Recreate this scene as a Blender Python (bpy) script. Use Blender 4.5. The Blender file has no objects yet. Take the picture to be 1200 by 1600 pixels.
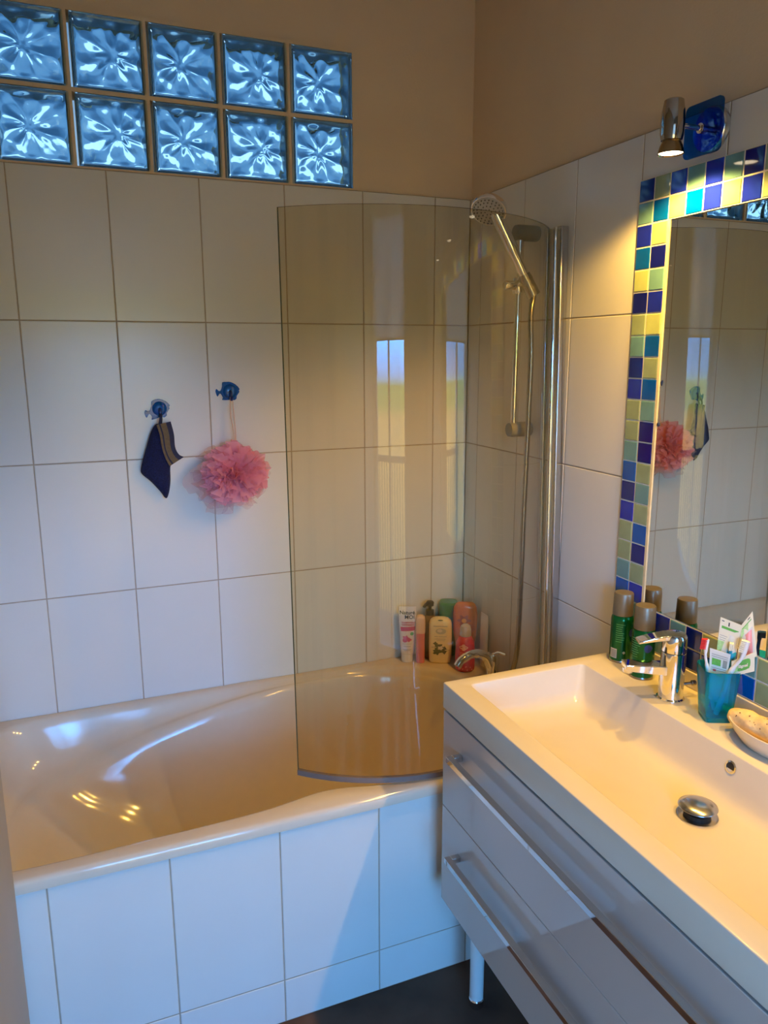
import bpy, bmesh, math, random
from mathutils import Vector, Matrix, noise
random.seed(7)
S = bpy.context.scene
COL = S.collection
PI = math.pi

# ------------------------------------------------------------------ camera
cam_d = bpy.data.cameras.new('camera'); cam = bpy.data.objects.new('camera', cam_d); COL.objects.link(cam)
cam_d.sensor_fit = 'HORIZONTAL'; cam_d.sensor_width = 36.0; cam_d.lens = 36.0 * 1186.387 / 1200.0
cam_d.clip_start = 0.02
cam.matrix_world = Matrix(((0.9254601541451832, 0.08007202340847405, -0.3702863407646121, -1.26682),
                           (-0.37883534716391287, 0.18863622232736788, -0.9060354051389258, -2.34168),
                           (-0.002698671667929464, 0.9787772201544805, 0.20490942017851718, 1.62153),
                           (0, 0, 0, 1)))
S.camera = cam

# ------------------------------------------------------------------ world: sky, horizon and facades outside
EXPOSURE = 0.0
SKY_REAR = 47.0        # the open side the window looks to
SKY_BLOCKS = 0.75      # the shaded court behind the glass blocks
W = bpy.data.worlds.new('outdoors'); S.world = W; W.use_nodes = True
nt = W.node_tree; nt.nodes.clear()
def N(t, nt=nt, **k):
    n = nt.nodes.new(t)
    for a, b in k.items(): setattr(n, a, b)
    return n
tc = N('ShaderNodeTexCoord'); sp = N('ShaderNodeSeparateXYZ'); nt.links.new(tc.outputs['Generated'], sp.inputs[0])
def ramp(nt, stops, interp='LINEAR'):
    r = nt.nodes.new('ShaderNodeValToRGB'); cr = r.color_ramp; cr.interpolation = interp
    while len(cr.elements) < len(stops): cr.elements.new(0.5)
    for e, (p, c) in zip(cr.elements, stops):
        e.position = p; e.color = (*c, 1)
    return r
mp = N('ShaderNodeMapRange'); mp.inputs['From Min'].default_value = -0.5; mp.inputs['From Max'].default_value = 0.5
nt.links.new(sp.outputs['Z'], mp.inputs['Value'])
rear = ramp(nt, [(0.0, (.03, .022, .008)), (0.38, (.115, .088, .032)), (0.475, (.16, .125, .055)), (0.487, (.07, .10, .03)), (0.515, (.08, .12, .04)), (0.53, (.07, .20, .46)), (0.575, (.095, .40, 1.0)), (0.72, (.095, .40, 1.0)), (0.80, (.05, .15, .36)), (1.0, (.015, .045, .12))])
front = ramp(nt, [(0.0, (.04, .08, .13)), (0.30, (.14, .28, .48)), (0.50, (.30, .54, .86)), (0.545, (1.9, 2.3, 2.7)), (0.645, (1.9, 2.3, 2.7)), (0.675, (.40, .66, .96)), (0.80, (.28, .52, .84)), (0.86, (.16, .34, .60)), (1.0, (.08, .20, .38))])
nt.links.new(mp.outputs[0], rear.inputs[0]); nt.links.new(mp.outputs[0], front.inputs[0])
ystep = N('ShaderNodeMath', operation='GREATER_THAN'); ystep.inputs[1].default_value = 0.0
nt.links.new(sp.outputs['Y'], ystep.inputs[0])
b1 = N('ShaderNodeBackground'); b1.inputs['Strength'].default_value = SKY_REAR
b2 = N('ShaderNodeBackground'); b2.inputs['Strength'].default_value = SKY_BLOCKS
nt.links.new(rear.outputs[0], b1.inputs['Color']); nt.links.new(front.outputs[0], b2.inputs['Color'])
mxw = N('ShaderNodeMixShader'); nt.links.new(ystep.outputs[0], mxw.inputs[0]); nt.links.new(b1.outputs[0], mxw.inputs[1]); nt.links.new(b2.outputs[0], mxw.inputs[2])
wo = N('ShaderNodeOutputWorld'); nt.links.new(mxw.outputs[0], wo.inputs[0])

# glazed balcony door in the wall behind the camera (daylight portal)
WX0, WX1, WZ0, WZ1, WY = -1.40, -0.58, 0.04, 2.50, -2.95
pd = bpy.data.lights.new('daylight_portal', 'AREA'); pd.shape = 'RECTANGLE'; pd.size = WX1 - WX0; pd.size_y = WZ1 - WZ0
pd.cycles.is_portal = True
po = bpy.data.objects.new('daylight_portal', pd); COL.objects.link(po)
po.location = ((WX0 + WX1) / 2, WY - 0.12, (WZ0 + WZ1) / 2); po.rotation_euler = (PI / 2, 0, PI)

LAMP_SPILL_W, LAMP_BEAM_W = 23.0, 7.0
LAMP_COL = (1.0, 0.58, 0.115)

vs = S.view_settings
vs.view_transform = 'Standard'; vs.look = 'None'; vs.gamma = 1.0; vs.exposure = EXPOSURE
try: vs.use_curve_mapping = False
except Exception: pass
S.cycles.max_bounces = 14; S.cycles.transmission_bounces = 12; S.cycles.glossy_bounces = 6; S.cycles.transparent_max_bounces = 24
S.cycles.caustics_refractive = True; S.cycles.caustics_reflective = False
S.cycles.sample_clamp_indirect = 6.0

# ------------------------------------------------------------------ materials
def new_mat(name):
    m = bpy.data.materials.new(name); m.use_nodes = True
    return m, m.node_tree, m.node_tree.nodes['Principled BSDF']
def mat(name, col, rough=0.5, metal=0.0, var=0.03, scale=30.0, bump=0.0, bscale=200.0, spec=None, coat=0.0, trans=0.0, ior=None, emit=None, estr=0.0, alpha=None, sss=0.0):
    m, t, b = new_mat(name)
    tcn = t.nodes.new('ShaderNodeTexCoord')
    if var > 0:
        nz = t.nodes.new('ShaderNodeTexNoise'); nz.inputs['Scale'].default_value = scale; nz.inputs['Detail'].default_value = 3
        t.links.new(tcn.outputs['Object'], nz.inputs['Vector'])
        lo = tuple(max(0, c * (1 - var)) for c in col); hi = tuple(min(1, c * (1 + var)) for c in col)
        r = ramp(t, [(0.3, lo), (0.7, hi)])
        t.links.new(nz.outputs['Fac'], r.inputs[0]); t.links.new(r.outputs[0], b.inputs['Base Color'])
    else: b.inputs['Base Color'].default_value = (*col, 1)
    b.inputs['Roughness'].default_value = rough; b.inputs['Metallic'].default_value = metal
    if spec is not None: b.inputs['Specular IOR Level'].default_value = spec
    if coat: b.inputs['Coat Weight'].default_value = coat; b.inputs['Coat Roughness'].default_value = 0.03
    if trans: b.inputs['Transmission Weight'].default_value = trans
    if ior: b.inputs['IOR'].default_value = ior
    if alpha is not None: b.inputs['Alpha'].default_value = alpha
    if sss: b.inputs['Subsurface Weight'].default_value = sss; b.inputs['Subsurface Radius'].default_value = (.01, .008, .005)
    if emit: b.inputs['Emission Color'].default_value = (*emit, 1); b.inputs['Emission Strength'].default_value = estr
    if bump > 0:
        nb = t.nodes.new('ShaderNodeTexNoise'); nb.inputs['Scale'].default_value = bscale; nb.inputs['Detail'].default_value = 4
        t.links.new(tcn.outputs['Object'], nb.inputs['Vector'])
        bp = t.nodes.new('ShaderNodeBump'); bp.inputs['Strength'].default_value = bump; bp.inputs['Distance'].default_value = 0.004
        t.links.new(nb.outputs['Fac'], bp.inputs['Height']); t.links.new(bp.outputs[0], b.inputs['Normal'])
    return m
def thin_glass(name, tint, ior=1.5, streak=0.0):
    m, t, b = new_mat(name); t.nodes.remove(b)
    out = t.nodes['Material Output']
    fr = t.nodes.new('ShaderNodeFresnel'); fr.inputs['IOR'].default_value = ior
    tr = t.nodes.new('ShaderNodeBsdfTransparent'); tr.inputs[0].default_value = (*tint, 1)
    gl = t.nodes.new('ShaderNodeBsdfGlossy'); gl.inputs['Roughness'].default_value = 0.0
    mx = t.nodes.new('ShaderNodeMixShader')
    geo = t.nodes.new('ShaderNodeNewGeometry')
    inv = t.nodes.new('ShaderNodeMath'); inv.operation = 'SUBTRACT'; inv.inputs[0].default_value = 1.0
    t.links.new(geo.outputs['Backfacing'], inv.inputs[1])
    mu = t.nodes.new('ShaderNodeMath'); mu.operation = 'MULTIPLY'
    t.links.new(fr.outputs[0], mu.inputs[0]); t.links.new(inv.outputs[0], mu.inputs[1])
    t.links.new(mu.outputs[0], mx.inputs[0]); t.links.new(tr.outputs[0], mx.inputs[1]); t.links.new(gl.outputs[0], mx.inputs[2])
    last = mx
    if streak > 0:      # limescale runs down the pane
        tcn = t.nodes.new('ShaderNodeTexCoord'); mpn = t.nodes.new('ShaderNodeMapping'); mpn.inputs['Scale'].default_value = (38, 38, 1.1)
        nz = t.nodes.new('ShaderNodeTexNoise'); nz.inputs['Scale'].default_value = 1.0; nz.inputs['Detail'].default_value = 4
        t.links.new(tcn.outputs['Object'], mpn.inputs[0]); t.links.new(mpn.outputs[0], nz.inputs['Vector'])
        mr = t.nodes.new('ShaderNodeMapRange'); mr.inputs['From Min'].default_value = 0.5; mr.inputs['From Max'].default_value = 0.8
        mr.inputs['To Max'].default_value = streak
        t.links.new(nz.outputs['Fac'], mr.inputs[0])
        df = t.nodes.new('ShaderNodeBsdfDiffuse'); df.inputs[0].default_value = (.8, .77, .7, 1)
        m2 = t.nodes.new('ShaderNodeMixShader')
        t.links.new(mr.outputs[0], m2.inputs[0]); t.links.new(mx.outputs[0], m2.inputs[1]); t.links.new(df.outputs[0], m2.inputs[2]); last = m2
    t.links.new(last.outputs[0], out.inputs[0])
    return m
def real_glass(name, tint, rough=0.0, ior=1.45):
    m, t, b = new_mat(name); t.nodes.remove(b)
    g = t.nodes.new('ShaderNodeBsdfGlass'); g.inputs['Color'].default_value = (*tint, 1); g.inputs['Roughness'].default_value = rough; g.inputs['IOR'].default_value = ior
    t.links.new(g.outputs[0], t.nodes['Material Output'].inputs[0])
    return m
def sheer(name, col, transp, transl=0.7):
    m, t, b = new_mat(name); t.nodes.remove(b)
    a = t.nodes.new('ShaderNodeBsdfTranslucent'); a.inputs[0].default_value = (*col, 1)
    d = t.nodes.new('ShaderNodeBsdfDiffuse'); d.inputs[0].default_value = (*col, 1)
    tr = t.nodes.new('ShaderNodeBsdfTransparent')
    m1 = t.nodes.new('ShaderNodeMixShader'); m1.inputs[0].default_value = transl
    m2 = t.nodes.new('ShaderNodeMixShader'); m2.inputs[0].default_value = transp
    t.links.new(d.outputs[0], m1.inputs[1]); t.links.new(a.outputs[0], m1.inputs[2])
    t.links.new(m1.outputs[0], m2.inputs[1]); t.links.new(tr.outputs[0], m2.inputs[2]); t.links.new(m2.outputs[0], t.nodes['Material Output'].inputs[0])
    return m

M = {}
M['plaster'] = mat('cream_plaster', (.84, .635, .395), .85, var=.04, scale=3, bump=.12, bscale=160)
M['ceiling'] = mat('white_ceiling_paint', (.78, .74, .68), .9, bump=.05)
M['paint'] = mat('grey_white_paint', (.42, .385, .32), .7, var=.03, scale=5, bump=.06, bscale=90)
M['tile'] = mat('white_wall_tile', (.80, .765, .68), .22, var=.012, scale=6, spec=.45)
M['grout'] = mat('tan_grout', (.46, .36, .25), .9, var=.08, scale=40)
M['floor'] = mat('dark_floor', (.095, .056, .036), .55, var=.3, scale=7, spec=.2, bump=.05, bscale=60)
M['tub'] = mat('white_bath_acrylic', (.72, .62, .47), .10, var=.01, spec=.5)
M['ceramic'] = mat('white_ceramic', (.72, .635, .48), .16, var=.008, spec=.5)
M['gloss'] = mat('grey_white_gloss_lacquer', (.60, .51, .42), .02, var=.01, scale=2, spec=.6, coat=.35)
M['chrome'] = mat('chrome', (.84, .83, .82), .05, 1.0, var=.01)
M['smoked'] = mat('smoked_chrome', (.50, .45, .39), .07, 1.0, var=.02)
M['satin'] = mat('satin_aluminium', (.62, .61, .60), .22, 1.0, var=.02)
M['handle'] = mat('polished_steel_bar', (.70, .69, .68), .035, 1.0, var=.01)
M['darkchrome'] = mat('brushed_grey_metal', (.36, .34, .31), .24, 1.0, var=.04, scale=60)
M['dark'] = mat('painted_gap_shade', (.02, .018, .015), .6, var=.1)  # near-black colour stands for the shade inside basin openings
M['screen'] = thin_glass('shower_screen_glass', (.905, .865, .76), 1.52, streak=.035)
M['screen_edge'] = mat('dark_glass_edge', (.06, .085, .065), .2, var=.05)
M['pane'] = thin_glass('window_pane_glass', (.97, .98, .98))
M['clearplastic'] = thin_glass('clear_plastic', (.93, .92, .88), 1.45)
M['seal'] = mat('brown_grey_seal', (.20, .145, .12), .35, var=.1)
M['mirror'] = mat('mirror_silver', (.86, .88, .86), .0, 1.0, var=0)
M['grout_white'] = mat('cream_mosaic_grout', (.84, .78, .64), .8, var=.04, scale=60)
M['mtrim'] = mat('yellowed_mirror_edge', (.80, .68, .42), .5, var=.15, scale=25)
def glass_tile(name, c): return mat(name, c, .07, var=.10, scale=22, spec=.5, coat=.3)
MOS = {'N': glass_tile('navy_glass_tile', (.004, .007, .19)), 'R': glass_tile('royal_glass_tile', (.008, .018, .42)), 'A': glass_tile('azure_glass_tile', (.0, .085, .44)),
       'T': glass_tile('teal_glass_tile', (.14, .30, .31)), 'G': glass_tile('sage_glass_tile', (.30, .37, .20)), 'Y': glass_tile('lamplit_sage_glass_tile', (.46, .52, .20))}  # Y is the sage tile with the lamp's light put into its colour
M['blockglass'] = real_glass('glass_block_glass', (.80, .93, 1.0))
M['blockside'] = mat('daylit_block_edge_coating', (.85, .96, 1.0), .6, var=.05)  # edge coating coloured pale blue for daylight entering through the block
M['blue_glass'] = None
M['blue_glass'] = thin_glass('cobalt_blue_glass', (.10, .40, .86), 1.5)
M['blueplastic'] = mat('translucent_blue_plastic', (.0, .11, .42), .22, var=.1, scale=60, coat=.3, trans=.25, ior=1.35)
M['navy'] = mat('navy_terry', (.010, .014, .070), .95, var=.5, scale=300, bump=.9, bscale=420)
M['navyband'] = mat('navy_ribbon', (.012, .014, .05), .7, var=.2, scale=200)
M['khaki'] = mat('khaki_ribbon', (.17, .115, .055), .8, var=.15, scale=150)
M['pink'] = sheer('pink_net', (1.0, .50, .58), .30, .45)
M['pink_thin'] = sheer('thin_pink_net', (1.0, .62, .64), .70, .5)
M['cord'] = mat('peach_cord', (.80, .55, .40), .8)
M['bulb'] = mat('lit_halogen_face', (1, .9, .75), .4, var=0, emit=(1.0, .80, .52), estr=9.0)
M['reflector'] = mat('bronze_reflector_shell', (.34, .24, .13), .22, 1.0, var=.1, scale=80)
M['white_lacq'] = mat('white_lacquer', (.72, .74, .68), .25, var=.01)
M['white_pl'] = mat('white_plastic', (.82, .80, .76), .35, var=.01)
M['can_green'] = mat('green_metallic_can', (.003, .115, .03), .2, .5, var=.05)
M['can_cap'] = mat('taupe_cap', (.185, .150, .090), .35, .3, var=.04, scale=80)
M['label_pale'] = mat('pale_print', (.50, .58, .40), .5, var=.1, scale=300)
M['label_green'] = mat('light_green_print', (.08, .33, .10), .5, var=.1, scale=200)
M['label_cream'] = mat('cream_label', (.74, .66, .50), .5)
M['ink'] = mat('black_ink', (.02, .02, .02), .6, var=.05)
M['grey_ink'] = mat('grey_print', (.28, .28, .24), .6)
M['olive_ink'] = mat('olive_print', (.12, .13, .05), .6)
M['red_ink'] = mat('red_print', (.62, .03, .04), .45)
M['leaf_ink'] = mat('leaf_green_print', (.12, .42, .06), .45, var=.15, scale=200)
M['pale_leaf'] = mat('pale_green_print', (.45, .68, .25), .45, var=.15, scale=200)
M['card'] = mat('cream_card', (.80, .73, .52), .45, var=.03, scale=40)
M['blister'] = mat('grey_clear_blister', (.70, .68, .60), .25, var=.05)
M['tealplastic'] = mat('teal_tumbler_plastic', (.02, .60, .95), .14, var=.04, scale=40, trans=.88, ior=1.25)
M['tealsolid'] = mat('teal_brush_plastic', (.02, .36, .47), .3)
M['bluesolid'] = mat('blue_brush_plastic', (.02, .10, .40), .3)
M['pinksolid'] = mat('pink_brush_plastic', (.80, .32, .30), .3)
M['redsolid'] = mat('red_brush_bristles', (.72, .03, .03), .5)
M['bristle'] = mat('cream_bristles', (.85, .80, .62), .7, var=.15, scale=500)
M['loofah'] = mat('tan_sponge', (.74, .53, .25), .85, var=.25, scale=35, bump=.6, bscale=90)
M['speck'] = mat('brown_specks', (.20, .09, .03), .9)
M['tubewhite'] = mat('white_tube_plastic', (.86, .80, .74), .35, var=.01)
M['pinkbottle'] = mat('pink_bottle_plastic', (.80, .25, .28), .35, var=.04)
M['peachcap'] = mat('peach_cap_plastic', (.86, .60, .46), .35)
M['creambottle'] = mat('cream_bottle_plastic', (.86, .70, .38), .35, var=.02)
M['pumpdark'] = mat('dark_pump_plastic', (.03, .025, .018), .3)
M['amber'] = mat('brown_bottle_plastic', (.28, .17, .07), .2, var=.1, trans=.3)
M['greenbottle'] = mat('green_bottle_plastic', (.055, .24, .004), .3, var=.08)
M['orangebottle'] = mat('orange_bottle_plastic', (.56, .15, .008), .25, var=.12, scale=50)
M['redbottle'] = mat('red_bottle_plastic', (.56, .02, .015), .22, var=.2, scale=90)
M['clearcap'] = mat('clear_dome_cap', (.80, .72, .60), .15, trans=.5)
M['blind'] = sheer('added_blind_fabric', (.66, .60, .50), 0.0, .45)
M['curtain'] = sheer('white_voile', (.90, .90, .92), .90, .5)
M['winframe'] = mat('white_window_frame', (.80, .80, .80), .35, var=.01)
M['railing'] = mat('brown_railing_paint', (.20, .16, .12), .5, var=.05)

# ------------------------------------------------------------------ mesh helpers
def wloc(o):
    v = Vector((0, 0, 0))
    while o is not None:
        v += o.location; o = o.parent
    return v
def obj(name, bm, mats, parent=None, smooth=None, label=None, loc=None, bevel=None, recalc=True):
    if recalc: bmesh.ops.recalc_face_normals(bm, faces=bm.faces)
    off = wloc(parent) if parent else Vector(loc or (0, 0, 0))
    bmesh.ops.translate(bm, verts=bm.verts, vec=-off)
    me = bpy.data.meshes.new(name); bm.to_mesh(me); bm.free()
    if not isinstance(mats, (list, tuple)): mats = [mats]
    for m in mats: me.materials.append(m)
    if smooth is not None:
        for p in me.polygons: p.use_smooth = True
        me.set_sharp_from_angle(angle=math.radians(smooth))
    o = bpy.data.objects.new(name, me); COL.objects.link(o)
    if parent: o.parent = parent
    elif loc: o.location = loc
    if label: o['label'] = label
    if bevel:
        b = o.modifiers.new('bevel', 'BEVEL'); b.width = bevel; b.segments = 3; b.limit_method = 'ANGLE'; b.angle_limit = math.radians(40)
        if smooth is None:
            for p in me.polygons: p.use_smooth = True
            me.set_sharp_from_angle(angle=math.radians(75))
    return o
def tag(o, label, cat, group=None):
    o['label'] = label; o['category'] = cat
    if group: o['group'] = group
    return o
def thing(name, label, cat, loc, group=None):
    o = bpy.data.objects.new(name, None); COL.objects.link(o); o.location = loc; o.empty_display_size = .05
    return tag(o, label, cat, group)
def struct(o): o['kind'] = 'structure'; return o
def B(): return bmesh.new()
def box(bm, x0, x1, y0, y1, z0, z1, mi=0, mtx=None):
    x0, x1 = sorted((x0, x1)); y0, y1 = sorted((y0, y1)); z0, z1 = sorted((z0, z1))
    P = [(x0, y0, z0), (x1, y0, z0), (x1, y1, z0), (x0, y1, z0), (x0, y0, z1), (x1, y0, z1), (x1, y1, z1), (x0, y1, z1)]
    v = [bm.verts.new(mtx @ Vector(q) if mtx else q) for q in P]
    for f in ((0, 3, 2, 1), (4, 5, 6, 7), (0, 1, 5, 4), (1, 2, 6, 5), (2, 3, 7, 6), (3, 0, 4, 7)):
        bm.faces.new([v[i] for i in f]).material_index = mi
    return v
def loft(bm, rings, closed=True, cap0=True, cap1=True, mi=0):
    R = [[bm.verts.new(p) for p in r] for r in rings]; n = len(R[0])
    for a, b in zip(R[:-1], R[1:]):
        for i in range(n if closed else n - 1):
            j = (i + 1) % n
            try: bm.faces.new((a[i], a[j], b[j], b[i])).material_index = mi
            except ValueError: pass
    if cap0 and closed: bm.faces.new(list(reversed(R[0]))).material_index = mi
    if cap1 and closed: bm.faces.new(R[-1]).material_index = mi
    return R
def frame_axes(d):
    d = Vector(d).normalized(); up = Vector((0, 0, 1)) if abs(d.z) < .95 else Vector((1, 0, 0))
    a = d.cross(up).normalized(); return a, a.cross(d).normalized()
def tube(bm, pts, r, seg=12, mi=0, caps=True):
    pts = [Vector(p) for p in pts]; n = len(pts); rs = r if isinstance(r, (list, tuple)) else [r] * n
    rings = []; a = None
    for i, p in enumerate(pts):
        d = (pts[min(i + 1, n - 1)] - pts[max(i - 1, 0)]).normalized()
        if a is None: a, b = frame_axes(d)
        else:
            a = (a - d * a.dot(d)).normalized(); b = a.cross(d).normalized()
        rings.append([p + (a * math.cos(t) + b * math.sin(t)) * rs[i] for t in [2 * PI * k / seg for k in range(seg)]])
    loft(bm, rings, cap0=caps, cap1=caps, mi=mi)
def lathe(bm, prof, c=(0, 0, 0), axis=(0, 0, 1), seg=32, mi=0, cap0=True, cap1=True, sx=1, sy=1):
    c = Vector(c); d = Vector(axis).normalized()
    if abs(d.z) > .999: a, b = Vector((1, 0, 0)), Vector((0, 1, 0)) * (1 if d.z > 0 else -1)
    else: a, b = frame_axes(d)
    rings = [[c + d * z + (a * math.cos(t) * sx + b * math.sin(t) * sy) * max(r, 1e-5) for t in [2 * PI * k / seg for k in range(seg)]] for r, z in prof]
    loft(bm, rings, cap0=cap0, cap1=cap1, mi=mi)
def rrect(x0, x1, y0, y1, r, z, n=6):
    out = []
    for cx, cy, a0 in ((x1 - r, y1 - r, 0), (x0 + r, y1 - r, PI / 2), (x0 + r, y0 + r, PI), (x1 - r, y0 + r, 1.5 * PI)):
        for k in range(n + 1):
            a = a0 + PI / 2 * k / n; out.append((cx + r * math.cos(a), cy + r * math.sin(a), z))
    return out
def catmull(P, seg, closed=True):
    P = [Vector(p) for p in P]; n = len(P); out = []
    for i in range(n if closed else n - 1):
        if closed: p0, p1, p2, p3 = P[i - 1], P[i], P[(i + 1) % n], P[(i + 2) % n]
        else: p0, p1, p2, p3 = P[max(i - 1, 0)], P[i], P[i + 1], P[min(i + 2, n - 1)]
        for k in range(seg):
            t = k / seg
            out.append(.5 * ((2 * p1) + (p2 - p0) * t + (2 * p0 - 5 * p1 + 4 * p2 - p3) * t * t + (3 * p1 - p0 - 3 * p2 + p3) * t ** 3))
    if not closed: out.append(P[-1])
    return out
def lin(P, seg):
    P = [Vector(p) for p in P]; n = len(P)
    return [P[i].lerp(P[(i + 1) % n], k / seg) for i in range(n) for k in range(seg)]
def copy_tree(o, parent=None):
    c = o.copy(); COL.objects.link(c)
    if parent: c.parent = parent
    for ch in list(o.children): copy_tree(ch, c)
    return c
def text_bm(s, size, align='CENTER', bold=0.0):
    cu = bpy.data.curves.new('lettering_curve', 'FONT'); cu.body = s; cu.size = size; cu.align_x = align; cu.align_y = 'CENTER'; cu.offset = bold; cu.resolution_u = 3
    o = bpy.data.objects.new('lettering_tmp', cu); COL.objects.link(o)
    dg = bpy.context.evaluated_depsgraph_get(); dg.update()
    me = bpy.data.meshes.new_from_object(o.evaluated_get(dg))
    bm = B(); bm.from_mesh(me)
    bpy.data.objects.remove(o); bpy.data.meshes.remove(me); bpy.data.curves.remove(cu)
    return bm

# ================================================================== SETTING
ZT, ZR3, TH, TW = 2.1127, 0.9183, 0.3967, 0.25
VX0 = -0.12807
NEAR_Y, LEFT_X, END_X, CEIL = -2.95, -1.452, -1.617, 2.78

bm = B(); box(bm, -1.75, .12, -3.1, .15, -.06, 0)
struct(obj('floor', bm, M['floor']))
bm = B(); box(bm, -1.75, .12, -3.1, .15, CEIL, CEIL + .06)
struct(obj('ceiling', bm, M['ceiling']))

# back wall with an opening for the glass blocks
BX0, BX1, BZ0, BZ1 = -1.4035, -.4035, 2.1127, 2.505
bm = B()
box(bm, -1.75, .12, .008, .11, 0, BZ0)
box(bm, -1.75, BX0, .008, .11, BZ0, CEIL); box(bm, BX1, .12, .008, .11, BZ0, CEIL); box(bm, BX0, BX1, .008, .11, BZ1, CEIL)
wall_back = struct(obj('wall_back', bm, M['plaster']))
def tile_field(name, parent, rects, plane):
    """tiles as thin bevelled slabs; plane 'y' = back wall, 'x' = right wall, number = y of a front panel"""
    bm = B(); g = .0016; ch = .0012
    for a0, a1, z0, z1 in rects:
        a0 += g; a1 -= g; z0 += g; z1 -= g
        if plane == 'x': f = lambda a, z, d: (-d, a, z)
        elif plane == 'y': f = lambda a, z, d: (a, -d, z)
        else: f = lambda a, z, d, y=plane: (a, y - d, z)
        r0 = [f(a0, z0, -.007), f(a1, z0, -.007), f(a1, z1, -.007), f(a0, z1, -.007)]
        r1 = [f(a0, z0, -ch), f(a1, z0, -ch), f(a1, z1, -ch), f(a0, z1, -ch)]
        r2 = [f(a0 + ch, z0 + ch, 0), f(a1 - ch, z0 + ch, 0), f(a1 - ch, z1 - ch, 0), f(a0 + ch, z1 - ch, 0)]
        loft(bm, [r0, r1, r2])
    o = obj(name, bm, M['tile'], parent); o['kind'] = 'structure'
    return o
def grout_slab(parent, x0, x1, y0, y1, z0, z1):
    bm = B(); box(bm, x0, x1, y0, y1, z0, z1)
    o = obj('grout_bed', bm, M['grout'], parent); o['kind'] = 'structure'
zs = [0.0, ZR3 - 2 * TH, ZR3 - TH, ZR3, ZR3 + TH, ZR3 + 2 * TH, ZT]
xs = [-1.617] + [VX0 - k * TW for k in range(5, -1, -1)] + [0]
tile_field('wall_tile', wall_back, [(xs[i], xs[i + 1], zs[j], zs[j + 1]) for i in range(len(xs) - 1) for j in range(1, 6)], 'y')
grout_slab(wall_back, -1.617, 0, .0012, .0085, 0, ZT)
# right wall
bm = B(); box(bm, .008, .12, -3.1, .008, 0, CEIL)
wall_right = struct(obj('wall_right', bm, M['plaster']))
ys = [0, -.0782] + [-.3282 - k * TW for k in range(11)]
rr = []
for i in range(len(ys) - 1):
    for j in range(1, 6):
        rr.append((max(ys[i + 1], -2.94), ys[i], zs[j], zs[j + 1]))
rr = [r for r in rr if r[1] - r[0] > .01]
tile_field('wall_tile', wall_right, rr, 'x')
grout_slab(wall_right, .0012, .0085, -2.94, 0, 0, ZT)
# left wall (flush wall beside the camera, stepping back for the bath end)
bm = B(); box(bm, LEFT_X, -1.75, -3.1, -.80, 0, CEIL); box(bm, END_X, -1.75, -.80, .008, 0, CEIL)
struct(obj('wall_left', bm, M['paint'], bevel=.004))
# wall behind the camera with the window opening
bm = B()
box(bm, -1.75, WX0, WY, WY - .2, 0, CEIL); box(bm, WX1, .12, WY, WY - .2, 0, CEIL)
box(bm, WX0, WX1, WY, WY - .2, 0, WZ0); box(bm, WX0, WX1, WY, WY - .2, WZ1, CEIL)
struct(obj('wall_rear', bm, M['paint']))
# balcony door
win = bpy.data.objects.new('door_1', None); COL.objects.link(win); win.location = ((WX0 + WX1) / 2, WY - .1, 0); struct(win)
bm = B(); f = .045; yy0, yy1 = WY - .15, WY - .09
box(bm, WX0, WX0 + f, yy0, yy1, WZ0, WZ1); box(bm, WX1 - f * .6, WX1, yy0, yy1, WZ0, WZ1); box(bm, WX0 + f, WX1 - f * .6, yy0, yy1, WZ0, WZ0 + f * 2); box(bm, WX0 + f, WX1 - f * .6, yy0, yy1, WZ1 - f, WZ1)
box(bm, -1.04, -1.00, yy0, yy1, WZ0 + f * 2, WZ1 - f)
obj('door_frame', bm, M['winframe'], win)
for a, b in ((WX0 + f, -1.04), (-1.00, WX1 - f * .6)):
    bm = B(); box(bm, a, b, WY - .122, WY - .118, WZ0 + f * 2, WZ1 - f); obj('door_pane', bm, M['pane'], win)
bm = B(); box(bm, -2.4, 1.0, WY - .2, WY - 1.3, -.16, -.02); struct(obj('floor_balcony', bm, mat('tan_terrace_tile', (.50, .38, .24), .7)))
# curtain
bm = B(); n = 60; ring0 = []; ring1 = []
for i in range(n + 1):
    x = -1.42 + (.70) * i / n; y = WY - .055 + .012 * math.sin(i * 1.15) + .006 * math.sin(i * .37)
    ring0.append((x, y, WZ0 + .02)); ring1.append((x + .004 * math.sin(i), y, 1.81))
loft(bm, [ring0, ring1], closed=False)
cu = obj('window_curtain', bm, M['curtain'], loc=(-1.11, WY - .055, WZ0), smooth=80)
tag(cu, 'sheer white curtain drawn over most of the balcony door, seen only as a reflection', 'curtain')
bm = B(); bl0 = []; bl1 = []  # blind added to hold the sky's light off the upper walls
for i in range(13): bl0.append((-1.395 + .81 * i / 12, WY - .03 + .0015 * math.sin(i), 1.83)); bl1.append((-1.395 + .81 * i / 12, WY - .03, 2.50))
loft(bm, [bl0, bl1], closed=False)
bd = thing('added_light_blind', 'added white roller blind keeping sky light off the upper walls', 'blind', (-.99, WY - .03, 2.5))
obj('fabric', bm, M['blind'], bd)
bm = B(); tube(bm, [(-1.398, WY - .03, 1.825), (-.582, WY - .03, 1.825)], .008); obj('bottom_bar', bm, M['winframe'], bd, smooth=50)
# balcony railing outside
rad = thing('balcony_railing', 'dark railing with upright bars on the balcony, seen only as a reflection', 'railing', (-.98, WY - 1.2, -.02))
for k in range(17):
    bm = B(); box(bm, -1.75 + k * .1, -1.75 + k * .1 + .022, WY - 1.21, WY - 1.19, -.02, 1.08); obj('bar', bm, M['railing'], rad)
bm = B(); box(bm, -1.78, -.10, WY - 1.225, WY - 1.175, 1.08, 1.125); obj('hand_rail', bm, M['railing'], rad, bevel=.006)

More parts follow.
